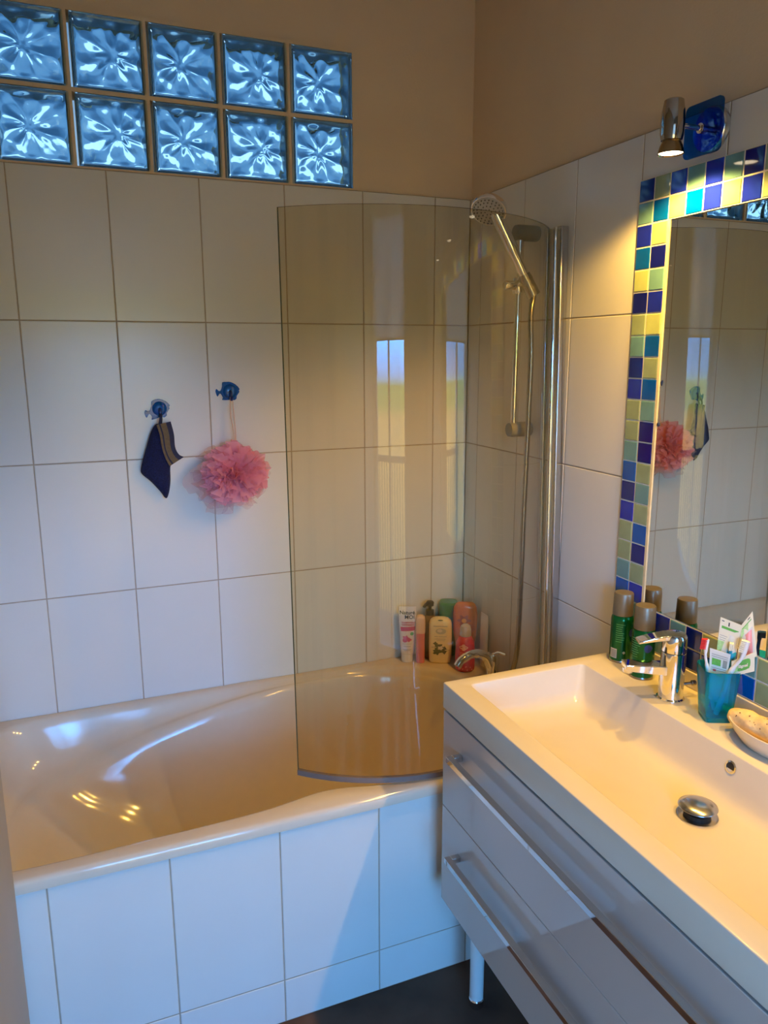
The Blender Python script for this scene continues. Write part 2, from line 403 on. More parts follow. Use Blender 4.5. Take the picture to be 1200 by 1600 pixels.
# ------------------------------------------------------------------ glass blocks
PITX, PITZ, BW, BH = .199, .1945, .185, .183
def make_block():
    """hollow wavy block, local centre at origin, 78 mm deep"""
    bm = B(); hw, hh, d = BW / 2, BH / 2, .039; n = 44
    def wave(u, v, seed):
        # broad crossed ripples like pressed 'cloud' glass
        a = math.atan2(v - .01 * math.sin(seed), u + .012); r = math.hypot(u, v)
        w = noise.noise(Vector((u * 11 + seed, v * 11 - seed, seed * .7))) * .55
        w += .34 * (1 - 2 * abs((((8 * a + seed + 2 * noise.noise(Vector((u * 16, v * 16, seed)))) / 6.2832) % 1) * 2 - 1)) * min(1, r / .035)
        w += .8 * abs(noise.noise(Vector((u * 18 + 7 * seed, v * 18, seed))))
        w += noise.noise(Vector((u * 26 - v * 12 + seed, v * 24 + u * 10, seed))) * .22
        return w
    def grid(y, sgn, inner, seed):
        G = []
        for j in range(n + 1):
            row = []
            for i in range(n + 1):
                s = 1 if not inner else .90
                x = (i / n * 2 - 1) * hw * s; z = (j / n * 2 - 1) * hh * s
                e = min(1 - abs(i / n * 2 - 1), 1 - abs(j / n * 2 - 1))
                yy = y
                if inner: yy += .0085 * wave(x, z, seed) * min(1, e * 7)
                else: yy -= sgn * (.0035 * max(0, min(1, (e - .07) * 28)) - .003 * max(0, 1 - e * 40) * -1 * 0); yy -= sgn * .004 * max(0, 1 - e / .03)
                row.append(bm.verts.new((x, yy, z)))
            G.append(row)
        for j in range(n):
            for i in range(n):
                q = (G[j][i], G[j][i + 1], G[j + 1][i + 1], G[j + 1][i])
                bm.faces.new(q if sgn < 0 else tuple(reversed(q))).material_index = 0
        return G
    def border(G): return [G[0][i] for i in range(n)] + [G[j][n] for j in range(n)] + [G[n][n - i] for i in range(n)] + [G[n - j][0] for j in range(n)]
    F = grid(-d, -1, False, 0); K = grid(d, 1, False, 0)
    a, b = border(F), border(K); L = len(a)
    for i in range(L):
        j = (i + 1) % L; bm.faces.new((a[i], b[i], b[j], a[j])).material_index = 1
    F2 = grid(-d + .011, 1, True, 3.3); K2 = grid(d - .011, -1, True, 9.1)
    a, b = border(F2), border(K2)
    for i in range(L):
        j = (i + 1) % L; bm.faces.new((a[i], a[j], b[j], b[i])).material_index = 0
    me = bpy.data.meshes.new('glass_block'); bm.to_mesh(me); bm.free()
    me.materials.append(M['blockglass']); me.materials.append(M['blockside'])
    for p in me.polygons: p.use_smooth = True
    me.set_sharp_from_angle(angle=math.radians(55))
    return me
blk = make_block()
ordinal = ['at the left end, by the picture edge,', 'second from the left', 'in the middle', 'fourth from the left', 'at the right end, beside the bare plaster,']
for r in range(2):
    for k in range(5):
        o = bpy.data.objects.new('glass_block', blk); COL.objects.link(o)
        o.location = (-.5025 - (4 - k) * PITX, .035, 2.2095 + (1 - r) * PITZ)
        if k % 2: o.rotation_euler = (0, PI, 0)
        tag(o, 'wavy clear glass block %s of the %s row' % (ordinal[k], ('upper', 'lower')[r]), 'glass block', 'glass blocks set in the wall above the tiles')
bm = B()
for k in range(6):
    x = -.403 - k * PITX + (.007 if k == 0 else 0); box(bm, x - .0135 if k < 5 else x - .008, x, -.001, .08, BZ0 + .0005, BZ1)
for z0, z1 in ((BZ0 + .0005, 2.1175), (2.3015, 2.312), (2.496, BZ1)): box(bm, BX0, BX1, -.0005, .079, z0, z1)
mj = obj('mortar_joint', bm, M['plaster'], wall_back); mj['kind'] = 'structure'

# ================================================================== BATH
SEG = 8
outer = [(-1.47, -.79), (-1.15, -.79), (-.90, -.79), (-.76, -.79), (-.62, -.79), (-.45, -.79), (-.2, -.79), (-.004, -.79), (-.004, -.36), (-.004, -.004), (-.28, -.004), (-.46, -.004), (-.75, -.004), (-1.1, -.004), (-1.47, -.004), (-1.613, -.004), (-1.613, -.4), (-1.613, -.79)]
lip = [(-1.47, -.74), (-1.15, -.739), (-.92, -.730), (-.76, -.706), (-.62, -.733), (-.45, -.752), (-.25, -.70), (-.13, -.55), (-.10, -.36), (-.165, -.17), (-.29, -.078), (-.46, -.036), (-.75, -.030), (-1.1, -.028), (-1.44, -.032), (-1.55, -.12), (-1.565, -.4), (-1.555, -.68)]
crease = [(-1.45, -.732, .525), (-1.14, -.730, .525), (-.915, -.721, .53), (-.76, -.696, .535), (-.615, -.725, .535), (-.45, -.744, .535), (-.255, -.692, .535), (-.138, -.545, .535), (-.11, -.36, .535), (-.172, -.18, .535), (-.295, -.088, .54), (-.465, -.045, .545), (-.76, -.050, .543), (-1.09, -.060, .500), (-1.37, -.076, .440), (-1.50, -.17, .425), (-1.53, -.42, .44), (-1.515, -.665, .46)]
ridge = [(-1.42, -.724, .505), (-1.13, -.722, .505), (-.91, -.712, .51), (-.76, -.686, .515), (-.61, -.716, .51), (-.45, -.735, .51), (-.26, -.683, .51), (-.147, -.54, .51), (-.12, -.36, .51), (-.18, -.19, .51), (-.30, -.10, .515), (-.47, -.060, .522), (-.76, -.084, .532), (-1.08, -.104, .484), (-1.33, -.132, .414), (-1.45, -.225, .400), (-1.49, -.43, .415), (-1.48, -.648, .435)]
low1 = [(-1.36, -.70, .40), (-1.11, -.705, .38), (-.90, -.694, .38), (-.76, -.664, .38), (-.60, -.697, .38), (-.45, -.713, .38), (-.28, -.66, .38), (-.17, -.53, .38), (-.14, -.36, .38), (-.20, -.21, .38), (-.31, -.125, .38), (-.475, -.092, .38), (-.76, -.112, .39), (-1.06, -.135, .36), (-1.28, -.185, .33), (-1.38, -.285, .325), (-1.41, -.44, .33), (-1.40, -.625, .35)]
low2 = [(-1.22, -.665, .22), (-1.06, -.668, .20), (-.88, -.655, .20), (-.75, -.625, .20), (-.59, -.658, .20), (-.45, -.668, .20), (-.30, -.62, .20), (-.21, -.51, .20), (-.18, -.37, .20), (-.235, -.24, .20), (-.33, -.165, .20), (-.48, -.135, .20), (-.75, -.15, .20), (-1.03, -.20, .20), (-1.18, -.27, .22), (-1.26, -.34, .22), (-1.28, -.45, .22), (-1.27, -.59, .22)]
bath = thing('bathtub', 'white built-in bathtub with rolled rim along the back tiled wall', 'bathtub', (-.8, -.4, 0))
def rg(pts, z=None): return catmull([(p[0], p[1], p[2] if z is None else z) for p in pts], SEG)
def shrink(pts, f, z, c=(-.72, -.41)): return [(c[0] + (p[0] - c[0]) * f, c[1] + (p[1] - c[1]) * f, z) for p in pts]
def offs(pts, d, z):
    c = Vector((-.75, -.40)); out = []
    for p in pts:
        v = Vector((p[0], p[1])) - c; L = Vector((abs(v.x) / .8, abs(v.y) / .38)); 
        out.append((p[0] - d * (v.x / .85), p[1] - d * (v.y / .38), z))
    return out
def smooth_rings(R, sub=4):
    cols = [catmull(c_, sub, False) for c_ in zip(*R)]
    return [list(r_) for r_ in zip(*cols)]
rings = [lin([(x, y, .531) for x, y in outer], SEG), lin([(x, y, .549) for x, y in outer], SEG)]
ins = [(x + (.0 if x > -.1 or x < -1.6 else 0), y + (.004 if y < -.7 else -.0), .5565) for x, y in outer]
rings.append(lin(ins, SEG))
rings.append(lin([(x, y + (.012 if y < -.7 else 0), .560) for x, y in outer], SEG))
rings += [rg(offs(lip, -.010, .5595)), rg(offs(lip, -.002, .5575)), rg(offs(lip, .004, .551)), *smooth_rings([rg(offs(lip, .004, .551)), rg(crease), rg(ridge), rg(low1), rg(low2), rg(shrink(low2, .955, .155))])[1:], rg(shrink(low2, .86, .128)), rg(shrink(low2, .4, .124))]
bm = B(); loft(bm, rings, cap0=False, cap1=True)
obj('shell', bm, M['tub'], bath, smooth=60)
# tiled front panel
pan = thing('bath_surround', 'white tiled front wall built under the bathtub rim', 'bath surround', (-.8, -.775, 0))
px = [LEFT_X - .03] + [-1.39533 + k * TW for k in range(6)] + [-.002]
zz = [0.0, .1194, .5292]
tile_field('panel_tile', pan, [(px[i], px[i + 1], zz[j], zz[j + 1]) for i in range(len(px) - 1) for j in range(2)], -.783)['kind'] = 'thing'
bm = B(); box(bm, LEFT_X - .03, -.002, -.7815, -.76, 0, .5295); obj('panel_backing', bm, M['grout'], pan)

# bath mixer tap on the deck
tap = thing('bath_tap', 'chrome bath tap on the deck behind the curved shower screen', 'tap', (-.05, -.31, .56))
bm = B(); lathe(bm, [(.026, .0), (.026, .006), (.021, .010), (.021, .05), (.023, .055), (.023, .085), (.018, .097), (.0, .099)], (-.052, -.31, .56)); obj('body', bm, M['chrome'], tap, smooth=40)
bm = B(); tube(bm, catmull([(-.055, -.31, .60), (-.085, -.315, .655), (-.13, -.32, .672), (-.175, -.325, .66), (-.192, -.328, .642)], 6, False), [.016] * 6 + [.015] * 6 + [.0135] * 6 + [.013] * 6 + [.013], 16); obj('spout', bm, M['chrome'], tap, smooth=50)
bm = B(); tube(bm, [(-.052, -.31, .652), (-.045, -.335, .668), (-.042, -.375, .675)], [.008, .007, .005]); obj('lever', bm, M['chrome'], tap, smooth=50)
bm = B(); lathe(bm, [(.008, 0), (.008, .018), (.005, .022), (0, .0225)], (-.13, -.31, .5595)); obj('diverter_knob', bm, M['chrome'], tap, smooth=40)

# ------------------------------------------------------------------ shower screen
A = Vector((-.052, -.578)); Bp = Vector((-.803, -.622)); sag = .168; SZ0, SZ1, LEAN = .566, 1.942, .030
mid = (A + Bp) / 2; c = (Bp - A).length; dd = (Bp - A) / c; nn = Vector((-dd.y, dd.x)); nn = nn if nn.y < 0 else -nn
Rr = c * c / 8 / sag + sag / 2; cen = mid - nn * (Rr - sag); half = math.asin(c / 2 / Rr)
def arcp(t, r, z):
    th = -half + 2 * half * t; p = cen + (nn * math.cos(th) + dd * math.sin(th)) * r
    return Vector((p.x, p.y + LEAN * (z - SZ0), z))
scr = thing('shower_screen', 'curved clear glass shower screen hinged on the right wall above the bathtub', 'shower screen', (-.43, -.72, .56))
bm = B(); n = 72; zl = [SZ0 + .012 + (SZ1 - SZ0 - .012) * k / 8 for k in range(9)]
loft(bm, [[arcp(i / n, Rr + .003, z) for i in range(n + 1)] + [arcp(1 - i / n, Rr - .003, z) for i in range(n + 1)] for z in zl], closed=True)
gp = obj('glass_panel', bm, [M['screen'], M['screen_edge']], scr, smooth=40)
for p in gp.data.polygons:       # the cut edges of the pane look dark
    w = p.center + wloc(scr)
    if abs(p.normal.z) > .9 or abs(math.hypot(w.x - cen.x, w.y - LEAN * (w.z - SZ0) - cen.y) - Rr) < .0012: p.material_index = 1
bm = B(); loft(bm, [[arcp(i / n, Rr + .005, z) for i in range(n + 1)] + [arcp(1 - i / n, Rr - .005, z) for i in range(n + 1)] for z in (SZ0, SZ0 + .014)])
obj('bottom_seal', bm, M['seal'], scr, smooth=40)
def profile(name, x0, x1, w0, w1, z0, z1, m):
    bm = B()
    def yv(z): return -.578 + LEAN * (z - SZ0)
    loft(bm, [[(x0, yv(z) + w0, z), (x1, yv(z) + w0, z), (x1, yv(z) + w1, z), (x0, yv(z) + w1, z)] for z in (z0, z1)])
    return obj(name, bm, m, scr, bevel=.003)
profile('wall_profile', 0, -.024, -.016, .016, SZ0, 1.952, M['satin'])
profile('hinge_profile', -.026, -.044, -.012, .012, SZ0 + .006, 1.944, M['clearplastic'])
bm = B(); tube(bm, [(-.035, -.578 - .004 + LEAN * (SZ0 + .006 - SZ0), SZ0 + .002), (-.035, -.578 - .004 + LEAN * (1.945 - SZ0), 1.947)], .0065, 14)
obj('hinge_tube', bm, M['chrome'], scr, smooth=50)
profile('edge_seal', -.046, -.056, -.006, .006, SZ0 + .006, 1.944, M['clearplastic'])

# ------------------------------------------------------------------ shower rail and hand shower
rail = thing('shower_rail', 'chrome shower rail with grey brackets fixed on the right wall', 'shower rail', (0, -.40, 1.39))
bm = B(); tube(bm, [(-.056, -.397, 1.395), (-.056, -.400, 1.955)], .0095, 16); obj('rail_bar', bm, M['chrome'], rail, smooth=50)
M['bracket'] = mat('grey_bracket_plastic', (.24, .235, .21), .35, var=.03)
for z, y in ((1.398, -.397), (1.952, -.400)):
    bm = B(); lathe(bm, [(.021, 0), (.022, .004), (.022, .062), (.020, .072), (.0, .074)], (0, y, z), (-1, 0, 0)); obj('bracket', bm, M['bracket'], rail, smooth=40)
sl = None
bm = B(); lathe(bm, [(.015, -.022), (.0175, -.018), (.0175, .018), (.015, .022)], (-.056, -.399, 1.808)); 
lathe(bm, [(.012, 0), (.0135, .004), (.0135, .03), (.010, .036)], (-.070, -.402, 1.808), (-1, -.1, 0))
sl = obj('slider', bm, M['chrome'], rail, smooth=40)
bm = B(); tube(bm, [(-.058, -.405, 1.812), (-.055, -.448, 1.826)], [.012, .016], 16); obj('holder_cone', bm, M['darkchrome'], sl, smooth=40)
hs = thing('hand_shower', 'chrome hand shower with round spray face and grey hose, held in the slider', 'hand shower', (-.045, -.455, 1.82))
h0 = Vector((-.053, -.455, 1.800)); h1 = Vector((-.168, -.432, 2.014))
bm = B(); tube(bm, catmull([h0, h0.lerp(h1, .18), h0.lerp(h1, .45), h0.lerp(h1, .75), h1 + Vector((-.004, 0, .006))], 5, False), [.0125] * 5 + [.014] * 5 + [.0165] * 5 + [.0175] * 5 + [.018], 20); obj('handle', bm, M['chrome'], hs, smooth=60)
bm = B(); tube(bm, [h0 - (h1 - h0) * .10, h0 + (h1 - h0) * .16], [.0195, .0165], 20); obj('grip_sleeve', bm, M['darkchrome'], hs, smooth=50)
fd = Vector((-.46, -.42, -.78)).normalized(); hc = Vector((-.177, -.434, 2.003))
bm = B(); lathe(bm, [(.0, -.026), (.020, -.025), (.038, -.017), (.048, -.005), (.0500, .006), (.048, .010)], hc, fd, 40); hd = obj('spray_head', bm, M['chrome'], hs, smooth=50)
bm = B(); lathe(bm, [(.0460, .0095), (.0450, .012), (.0, .0135)], hc, fd, 40); sf = obj('spray_face', bm, mat('grey_spray_plate', (.42, .40, .36), .35), hd, smooth=40)
bm = B(); fa, fb = frame_axes(fd)
for rr_, k in ((.009, 6), (.020, 12), (.031, 18), (.040, 24)):
    for i in range(k):
        t = 2 * PI * i / k; q = hc + fd * .0122 + (fa * math.cos(t) + fb * math.sin(t)) * rr_; lathe(bm, [(.0021, 0), (.0016, .0026), (0, .0028)], q, fd, 6)
obj('nozzles', bm, mat('dark_nozzles', (.10, .09, .08), .5), hd)
bm = B(); pts = catmull([h0 - (h1 - h0) * .1, (-.052, -.463, 1.72), (-.050, -.468, 1.60), (-.051, -.466, 1.40), (-.052, -.462, 1.18), (-.053, -.462, .95), (-.054, -.455, .72), (-.048, -.41, .62), (-.050, -.365, .585), (-.052, -.338, .590)], 10, False)
tube(bm, pts, [.0075 + .0006 * (i % 2) for i in range(len(pts))], 12); obj('hose', bm, M['darkchrome'], hs, smooth=60)

# ------------------------------------------------------------------ bottles on the bath deck
FACE = math.atan2(-.89, -.45)          # direction the labels look to
class Bottle:
    def __init__(s, x, y, z, prof, face=FACE, p=2.6):
        s.o = Vector((x, y, z)); s.prof = prof; s.face = face; s.p = p
    def r(s, z):
        P = s.prof
        for a, b in zip(P[:-1], P[1:]):
            if a[0] <= z <= b[0]:
                t = (z - a[0]) / max(1e-9, b[0] - a[0]); return a[1] + (b[1] - a[1]) * t, a[2] + (b[2] - a[2]) * t
        return P[-1][1], P[-1][2]
    def pt(s, th, z, off=0):             # th = 0 is the middle of the front
        rx, ry = s.r(z); rx += off; ry += off
        cx, cy = math.sin(th), math.cos(th); e = 2 / s.p
        lx = math.copysign(abs(cx) ** e, cx) * rx; ly = math.copysign(abs(cy) ** e, cy) * ry
        n = Vector((math.cos(s.face), math.sin(s.face), 0)); t = Vector((-n.y, n.x, 0))   # t to the right seen from the front
        return s.o + t * lx + n * ly + Vector((0, 0, z))
    def body(s, z0, z1, nz=24, seg=48):
        bm = B(); zs_ = sorted(set([z0 + (z1 - z0) * k / nz for k in range(nz + 1)] + [q[0] for q in s.prof if z0 <= q[0] <= z1]))
        loft(bm, [[s.pt(2 * PI * k / seg, z) for k in range(seg)] for z in zs_]); return bm
    def th_at(s, u, z):
        rx, ry = s.r(z); q = max(-1, min(1, u / rx)); return math.asin(math.copysign(abs(q) ** (s.p / 2), q))
    def patch(s, u0, u1, z0, z1, off=.0006, nu=8, nz=4, skew=0, bm=None, mi=0):
        bm = bm or B(); G = []
        for j in range(nz + 1):
            G.append([bm.verts.new(s.pt(s.th_at(u0 + (u1 - u0) * i / nu, z0), z0 + (z1 - z0) * j / nz + skew * (i / nu), off)) for i in range(nu + 1)])
        for j in range(nz):
            for i in range(nu): bm.faces.new((G[j][i], G[j][i + 1], G[j + 1][i + 1], G[j + 1][i])).material_index = mi
        return bm
    def blob(s, uc, zc, ru, rz, off=.0007, k=14, amp=0, lobes=5, bm=None, mi=0):
        bm = bm or B(); ring = []
        for i in range(k):
            t = 2 * PI * i / k; f = 1 + amp * math.cos(lobes * t); z = zc + rz * f * math.sin(t); ring.append(bm.verts.new(s.pt(s.th_at(uc + ru * f * math.cos(t), z), z, off)))
        c0 = bm.verts.new(s.pt(s.th_at(uc, zc), zc, off))
        for i in range(k): bm.faces.new((c0, ring[i], ring[(i + 1) % k])).material_index = mi
        return bm
    def text(s, st, size, uc, zc, off=.0010, bold=0, slant=0):
        bm = text_bm(st, size, bold=bold)
        for v in bm.verts:
            u, z = v.co.x + uc, v.co.y + zc + slant * v.co.x; v.co = s.pt(s.th_at(u, z), z, off)
        return bm
DZ = .5605
bt = Bottle(-.242, -.046, DZ, [(0, .0185, .0185), (.003, .020, .020), (.030, .0205, .020), (.031, .0215, .0195), (.05, .0235, .018), (.10, .0265, .013), (.15, .0295, .007), (.188, .0310, .0022), (.200, .0310, .0020)], p=2.2)
t = thing('shampoo_tube', 'white squeeze tube with red band and black lettering, leftmost of the bath bottles', 'tube', bt.o)
obj('body', bt.body(.031, .200), M['tubewhite'], t, smooth=50); obj('cap', bt.body(0, .030, 6), M['white_pl'], t, smooth=40)
obj('red_band', bt.patch(-.0215, .026, .112, .127, skew=.003), M['red_ink'], t)
obj('lettering', bt.text('Naturé', .0180, .000, .178, bold=.0004), M['ink'], t); obj('lettering', bt.text('MOI', .0185, .008, .1625, bold=.0003), M['ink'], t)
obj('lettering', bt.text('SHAMPOOING', .0070, .004, .1435, bold=.0002), M['red_ink'], t); obj('lettering', bt.text('GRENADE', .0095, .003, .1355, bold=.0003), M['red_ink'], t)
bm = bt.blob(-.004, .088, .011, .009, amp=.3, lobes=5); bt.blob(.006, .083, .009, .007, amp=.25, lobes=4, bm=bm); bt.blob(-.007, .079, .008, .006, bm=bm); obj('fruit_print', bm, M['red_ink'], t)
bm = bt.patch(-.016, .016, .066, .070); obj('print_stripe', bm, M['label_cream'], t)
obj('green_seal', bt.blob(.0165, .104, .006, .006), M['leaf_ink'], t)
for q_ in ((-.012, .013, .058, .0595), (-.015, .015, .048, .0493), (-.010, .012, .044, .0452)): obj('print_line', bt.patch(*q_), M['grey_ink'], t)

bt = Bottle(-.203, -.072, DZ, [(0, .0140, .0140), (.004, .0150, .0150), (.108, .0150, .0150), (.109, .0165, .0165), (.150, .0165, .0165), (.164, .0150, .0150), (.171, .0090, .0090)], p=3.4)
t = thing('slim_bottle', 'slim pink bottle with a peach cap, next to the white tube', 'bottle', bt.o)
obj('body', bt.body(0, .108), M['pinkbottle'], t, smooth=50); obj('cap', bt.body(.1085, .171), M['peachcap'], t, smooth=50)

bt = Bottle(-.138, -.096, DZ, [(0, .035, .018), (.005, .038, .0215), (.02, .0395, .0225), (.08, .040, .0225), (.140, .0395, .0215), (.152, .036, .019), (.160, .028, .014), (.163, .018, .010)], p=3.2)
t = thing('shower_gel_bottle', 'flat cream yellow bottle with dark flower print, in front of the brown pump bottle', 'bottle', bt.o)
obj('body', bt.body(0, .163), M['creambottle'], t, smooth=50)
bm = B()
obj('cap_dot', bt.blob(0, .157, .009, .002, off=.001), M['olive_ink'], t)
for q_ in ((-.024, .024, .136, .138), (-.005, .022, .099, .1003), (-.020, -.008, .099, .1003), (-.018, .018, .090, .0912), (-.012, .016, .085, .086)): obj('print_line', bt.patch(*q_), M['grey_ink'], t)
bm = bt.blob(.002, .119, .016, .012, amp=.12, lobes=2); obj('grey_emblem', bm, mat('pale_grey_print', (.50, .47, .34), .5), t)
bm = bt.blob(-.002, .121, .009, .006, off=.0011); obj('cream_emblem', bm, M['label_cream'], t)
bm = bt.blob(-.006, .060, .018, .013, amp=.35, lobes=6); bt.blob(.010, .050, .017, .012, amp=.35, lobes=5, bm=bm); bt.blob(-.012, .043, .012, .010, amp=.3, lobes=5, bm=bm); bt.blob(-.016, .074, .007, .006, amp=.3, lobes=4, bm=bm); obj('flower_print', bm, M['olive_ink'], t)
bm = bt.blob(.001, .058, .009, .007, off=.0012, amp=.25, lobes=5); obj('petal_print', bm, M['label_cream'], t)

bt = Bottle(-.150, -.036, DZ, [(0, .027, .027), (.005, .030, .030), (.12, .030, .030), (.142, .024, .024), (.155, .0125, .0125), (.166, .0125, .0125)], p=2)
t = thing('pump_bottle', 'brown bottle with a black pump head behind the cream bottle', 'bottle', bt.o)
obj('body', bt.body(0, .155), M['amber'], t, smooth=50)
bm = B(); lathe(bm, [(.0145, .155), (.0145, .172), (.006, .174), (.006, .186), (.013, .188), (.014, .200), (.011, .204), (0, .205)], bt.o); tube(bm, [bt.o + Vector((0, 0, .197)), bt.o + Vector((-.022, -.012, .198)), bt.o + Vector((-.032, -.018, .192))], [.007, .006, .005], 10); obj('pump_head', bm, M['pumpdark'], t, smooth=45)

bt = Bottle(-.078, -.038, DZ, [(0, .030, .028), (.005, .032, .030), (.14, .032, .030), (.145, .034, .0315), (.188, .034, .0315), (.196, .030, .028)], p=2.8)
t = thing('green_bottle', 'green bottle with a large green cap in the corner of the bath deck', 'bottle', bt.o)
obj('body', bt.body(0, .144), M['greenbottle'], t, smooth=45); obj('cap', bt.body(.1445, .196), M['greenbottle'], t, smooth=45)

bt = Bottle(-.050, -.112, DZ, [(0, .024, .019), (.03, .026, .020), (.05, .032, .020), (.10, .041, .020), (.165, .0425, .019), (.194, .040, .015), (.207, .032, .010), (.211, .024, .006)], p=2.6)
t = thing('orange_bottle', 'flat orange bottle with a dark flower, tallest on the corner of the bath', 'bottle', bt.o)
obj('body', bt.body(0, .211), M['orangebottle'], t, smooth=50)
bm = bt.blob(-.004, .150, .019, .018, off=.0014, amp=.28, lobes=6, k=36); obj('flower_print', bm, mat('brown_flower_print', (.30, .08, .02), .5), t)
bm = bt.blob(-.004, .150, .008, .008, off=.0022); obj('flower_centre', bm, mat('gold_flower_print', (.72, .35, .05), .5), t)
bm = bt.patch(-.02, .02, .045, .075); obj('red_label', bm, M['red_ink'], t)

bt = Bottle(-.090, -.190, DZ, [(0, .028, .028), (.006, .033, .033), (.06, .034, .034), (.10, .031, .031), (.118, .022, .022), (.122, .018, .018), (.123, .0195, .0195), (.145, .0195, .0195), (.157, .016, .016), (.163, .008, .008)], p=2)
t = thing('red_bottle', 'rounded red bottle with a clear dome cap in front of the orange bottle', 'bottle', bt.o)
obj('body', bt.body(0, .122), M['redbottle'], t, smooth=50); obj('cap', bt.body(.1225, .163), M['clearcap'], t, smooth=50)
bm = bt.blob(-.006, .090, .013, .010, amp=.2, lobes=4); obj('white_print', bm, mat('pink_white_print', (.85, .45, .38), .5), t)
bm = bt.patch(-.018, .012, .070, .0715); bt.patch(-.020, .01, .064, .0655, bm=bm)
for k in range(14): bt.blob(random.uniform(-.024, .024), random.uniform(.008, .045), .0022, .0022, k=8, bm=bm)
obj('dotted_print', bm, mat('pale_red_print', (.85, .30, .25), .5), t)

bt = Bottle(-.0145, -.185, DZ, [(0, .014, .011), (.03, .014, .011), (.032, .017, .011), (.10, .022, .009), (.16, .024, .004), (.178, .024, .0015), (.186, .024, .0012)], face=PI, p=2.2)
t = thing('white_tube', 'white squeeze tube standing against the right wall beside the orange bottle', 'tube', bt.o)
obj('body', bt.body(.031, .186), M['tubewhite'], t, smooth=50); obj('cap', bt.body(0, .0305, 4), M['white_pl'], t, smooth=40)

# ------------------------------------------------------------------ hooks, wash mitt, bath puff on the back wall
fish = [(-.838, 1.5361), (-.826, 1.5370), (-.8138, 1.5366), (-.798, 1.5290), (-.7864, 1.5159), (-.7895, 1.5100), (-.7870, 1.5070), (-.7961, 1.4944), (-.7965, 1.4870), (-.804, 1.4815), (-.812, 1.4850), (-.820, 1.4830), (-.8404, 1.4834), (-.8380, 1.4900), (-.8442, 1.5020), (-.8490, 1.5010), (-.8544, 1.4934), (-.8592, 1.5060), (-.8592, 1.5126), (-.8560, 1.5170), (-.8500, 1.5110), (-.844, 1.5120), (-.839, 1.5240)]
def make_hook(name, outline, c, label):
    t = thing(name, label, 'hook', (c[0], 0, c[1]), 'blue fish hooks on the back wall')
    P = catmull([(x, 0, z) for x, z in outline], 2)
    bm = B(); loft(bm, [[(p.x, -.0006, p.z) for p in P], [(p.x, -.004, p.z) for p in P]]); obj('fish_plate', bm, M['blueplastic'], t, bevel=.0008)
    bm = B(); lathe(bm, [(.021, .004), (.019, .0075), (.012, .010), (.0, .0108)], (c[0], 0, c[1]), (0, -1, 0), 28); obj('dome', bm, M['blueplastic'], t, smooth=60)
    bm = B(); tube(bm, catmull([(c[0], -.008, c[1]), (c[0], -.018, c[1] - .004), (c[0], -.021, c[1] - .018), (c[0], -.027, c[1] - .024), (c[0], -.032, c[1] - .016)], 5, False), [.0045] * 21, 10); obj('hook_arm', bm, mat('dark_blue_plastic', (.005, .02, .12), .3), t, smooth=50)
    return t
make_hook('fish_hook', fish, (-.8165, 1.5090), 'blue fish-shaped wall hook holding the pink bath puff')
ang = math.radians(-18); c2 = (-1.026, 1.4628)
fish2 = [(c2[0] + (x + .8165) * .98 * math.cos(ang) - (z - 1.509) * math.sin(ang) * -1 * -1, c2[1] + (x + .8165) * -math.sin(ang) * 1.0 * .55 + (z - 1.509) * math.cos(ang)) for x, z in fish]
fish2 = [(c2[0] + (x + .8165), c2[1] + (z - 1.509) + (x + .8165) * .28 * (1 if x < -.83 else .3)) for x, z in fish]
make_hook('fish_hook', fish2, c2, 'blue fish-shaped wall hook holding the navy wash mitt')

def puffy(bm, outline, cy, thick, seg=3, nr=9, rough=0, mi=0):
    P = catmull([(x, 0, z) for x, z in outline], seg); cx = sum(p.x for p in P) / len(P); cz = sum(p.z for p in P) / len(P)
    rings = []
    for side in (1, -1):
        R = []
        for k in range(nr + 1):
            s = (1 - k / nr); s = max(s, .02); h = thick * math.sqrt(max(0, 1 - s ** 3))
            ring = []
            for p in P:
                q = Vector((cx + (p.x - cx) * s, 0, cz + (p.z - cz) * s))
                w = noise.noise(q * 22) * .35 + noise.noise(q * 60) * .12
                ring.append((q.x, cy - side * h * (1 + w * .9), q.z))
            R.append(ring)
        rings.append(R)
    loft(bm, list(reversed(rings[0])) + rings[1][1:], mi=mi)
mitt = thing('wash_mitt', 'navy terry wash mitt with khaki striped cuff hanging from a blue fish hook', 'wash mitt', (-1.03, -.025, 1.42))
bm = B(); puffy(bm, [(-1.0400, 1.4200), (-1.0250, 1.4150), (-1.0150, 1.3900), (-1.0080, 1.3500), (-1.0000, 1.3120), (-1.0075, 1.2900), (-1.0090, 1.2525), (-1.0140, 1.2200), (-1.0220, 1.1985), (-1.0300, 1.2010), (-1.0380, 1.2150), (-1.0650, 1.2500), (-1.0890, 1.2740), (-1.0910, 1.2910), (-1.0800, 1.3300), (-1.0690, 1.3610), (-1.0550, 1.4000)], -.024, .019)
obj('mitt_body', bm, M['navy'], mitt, smooth=70)
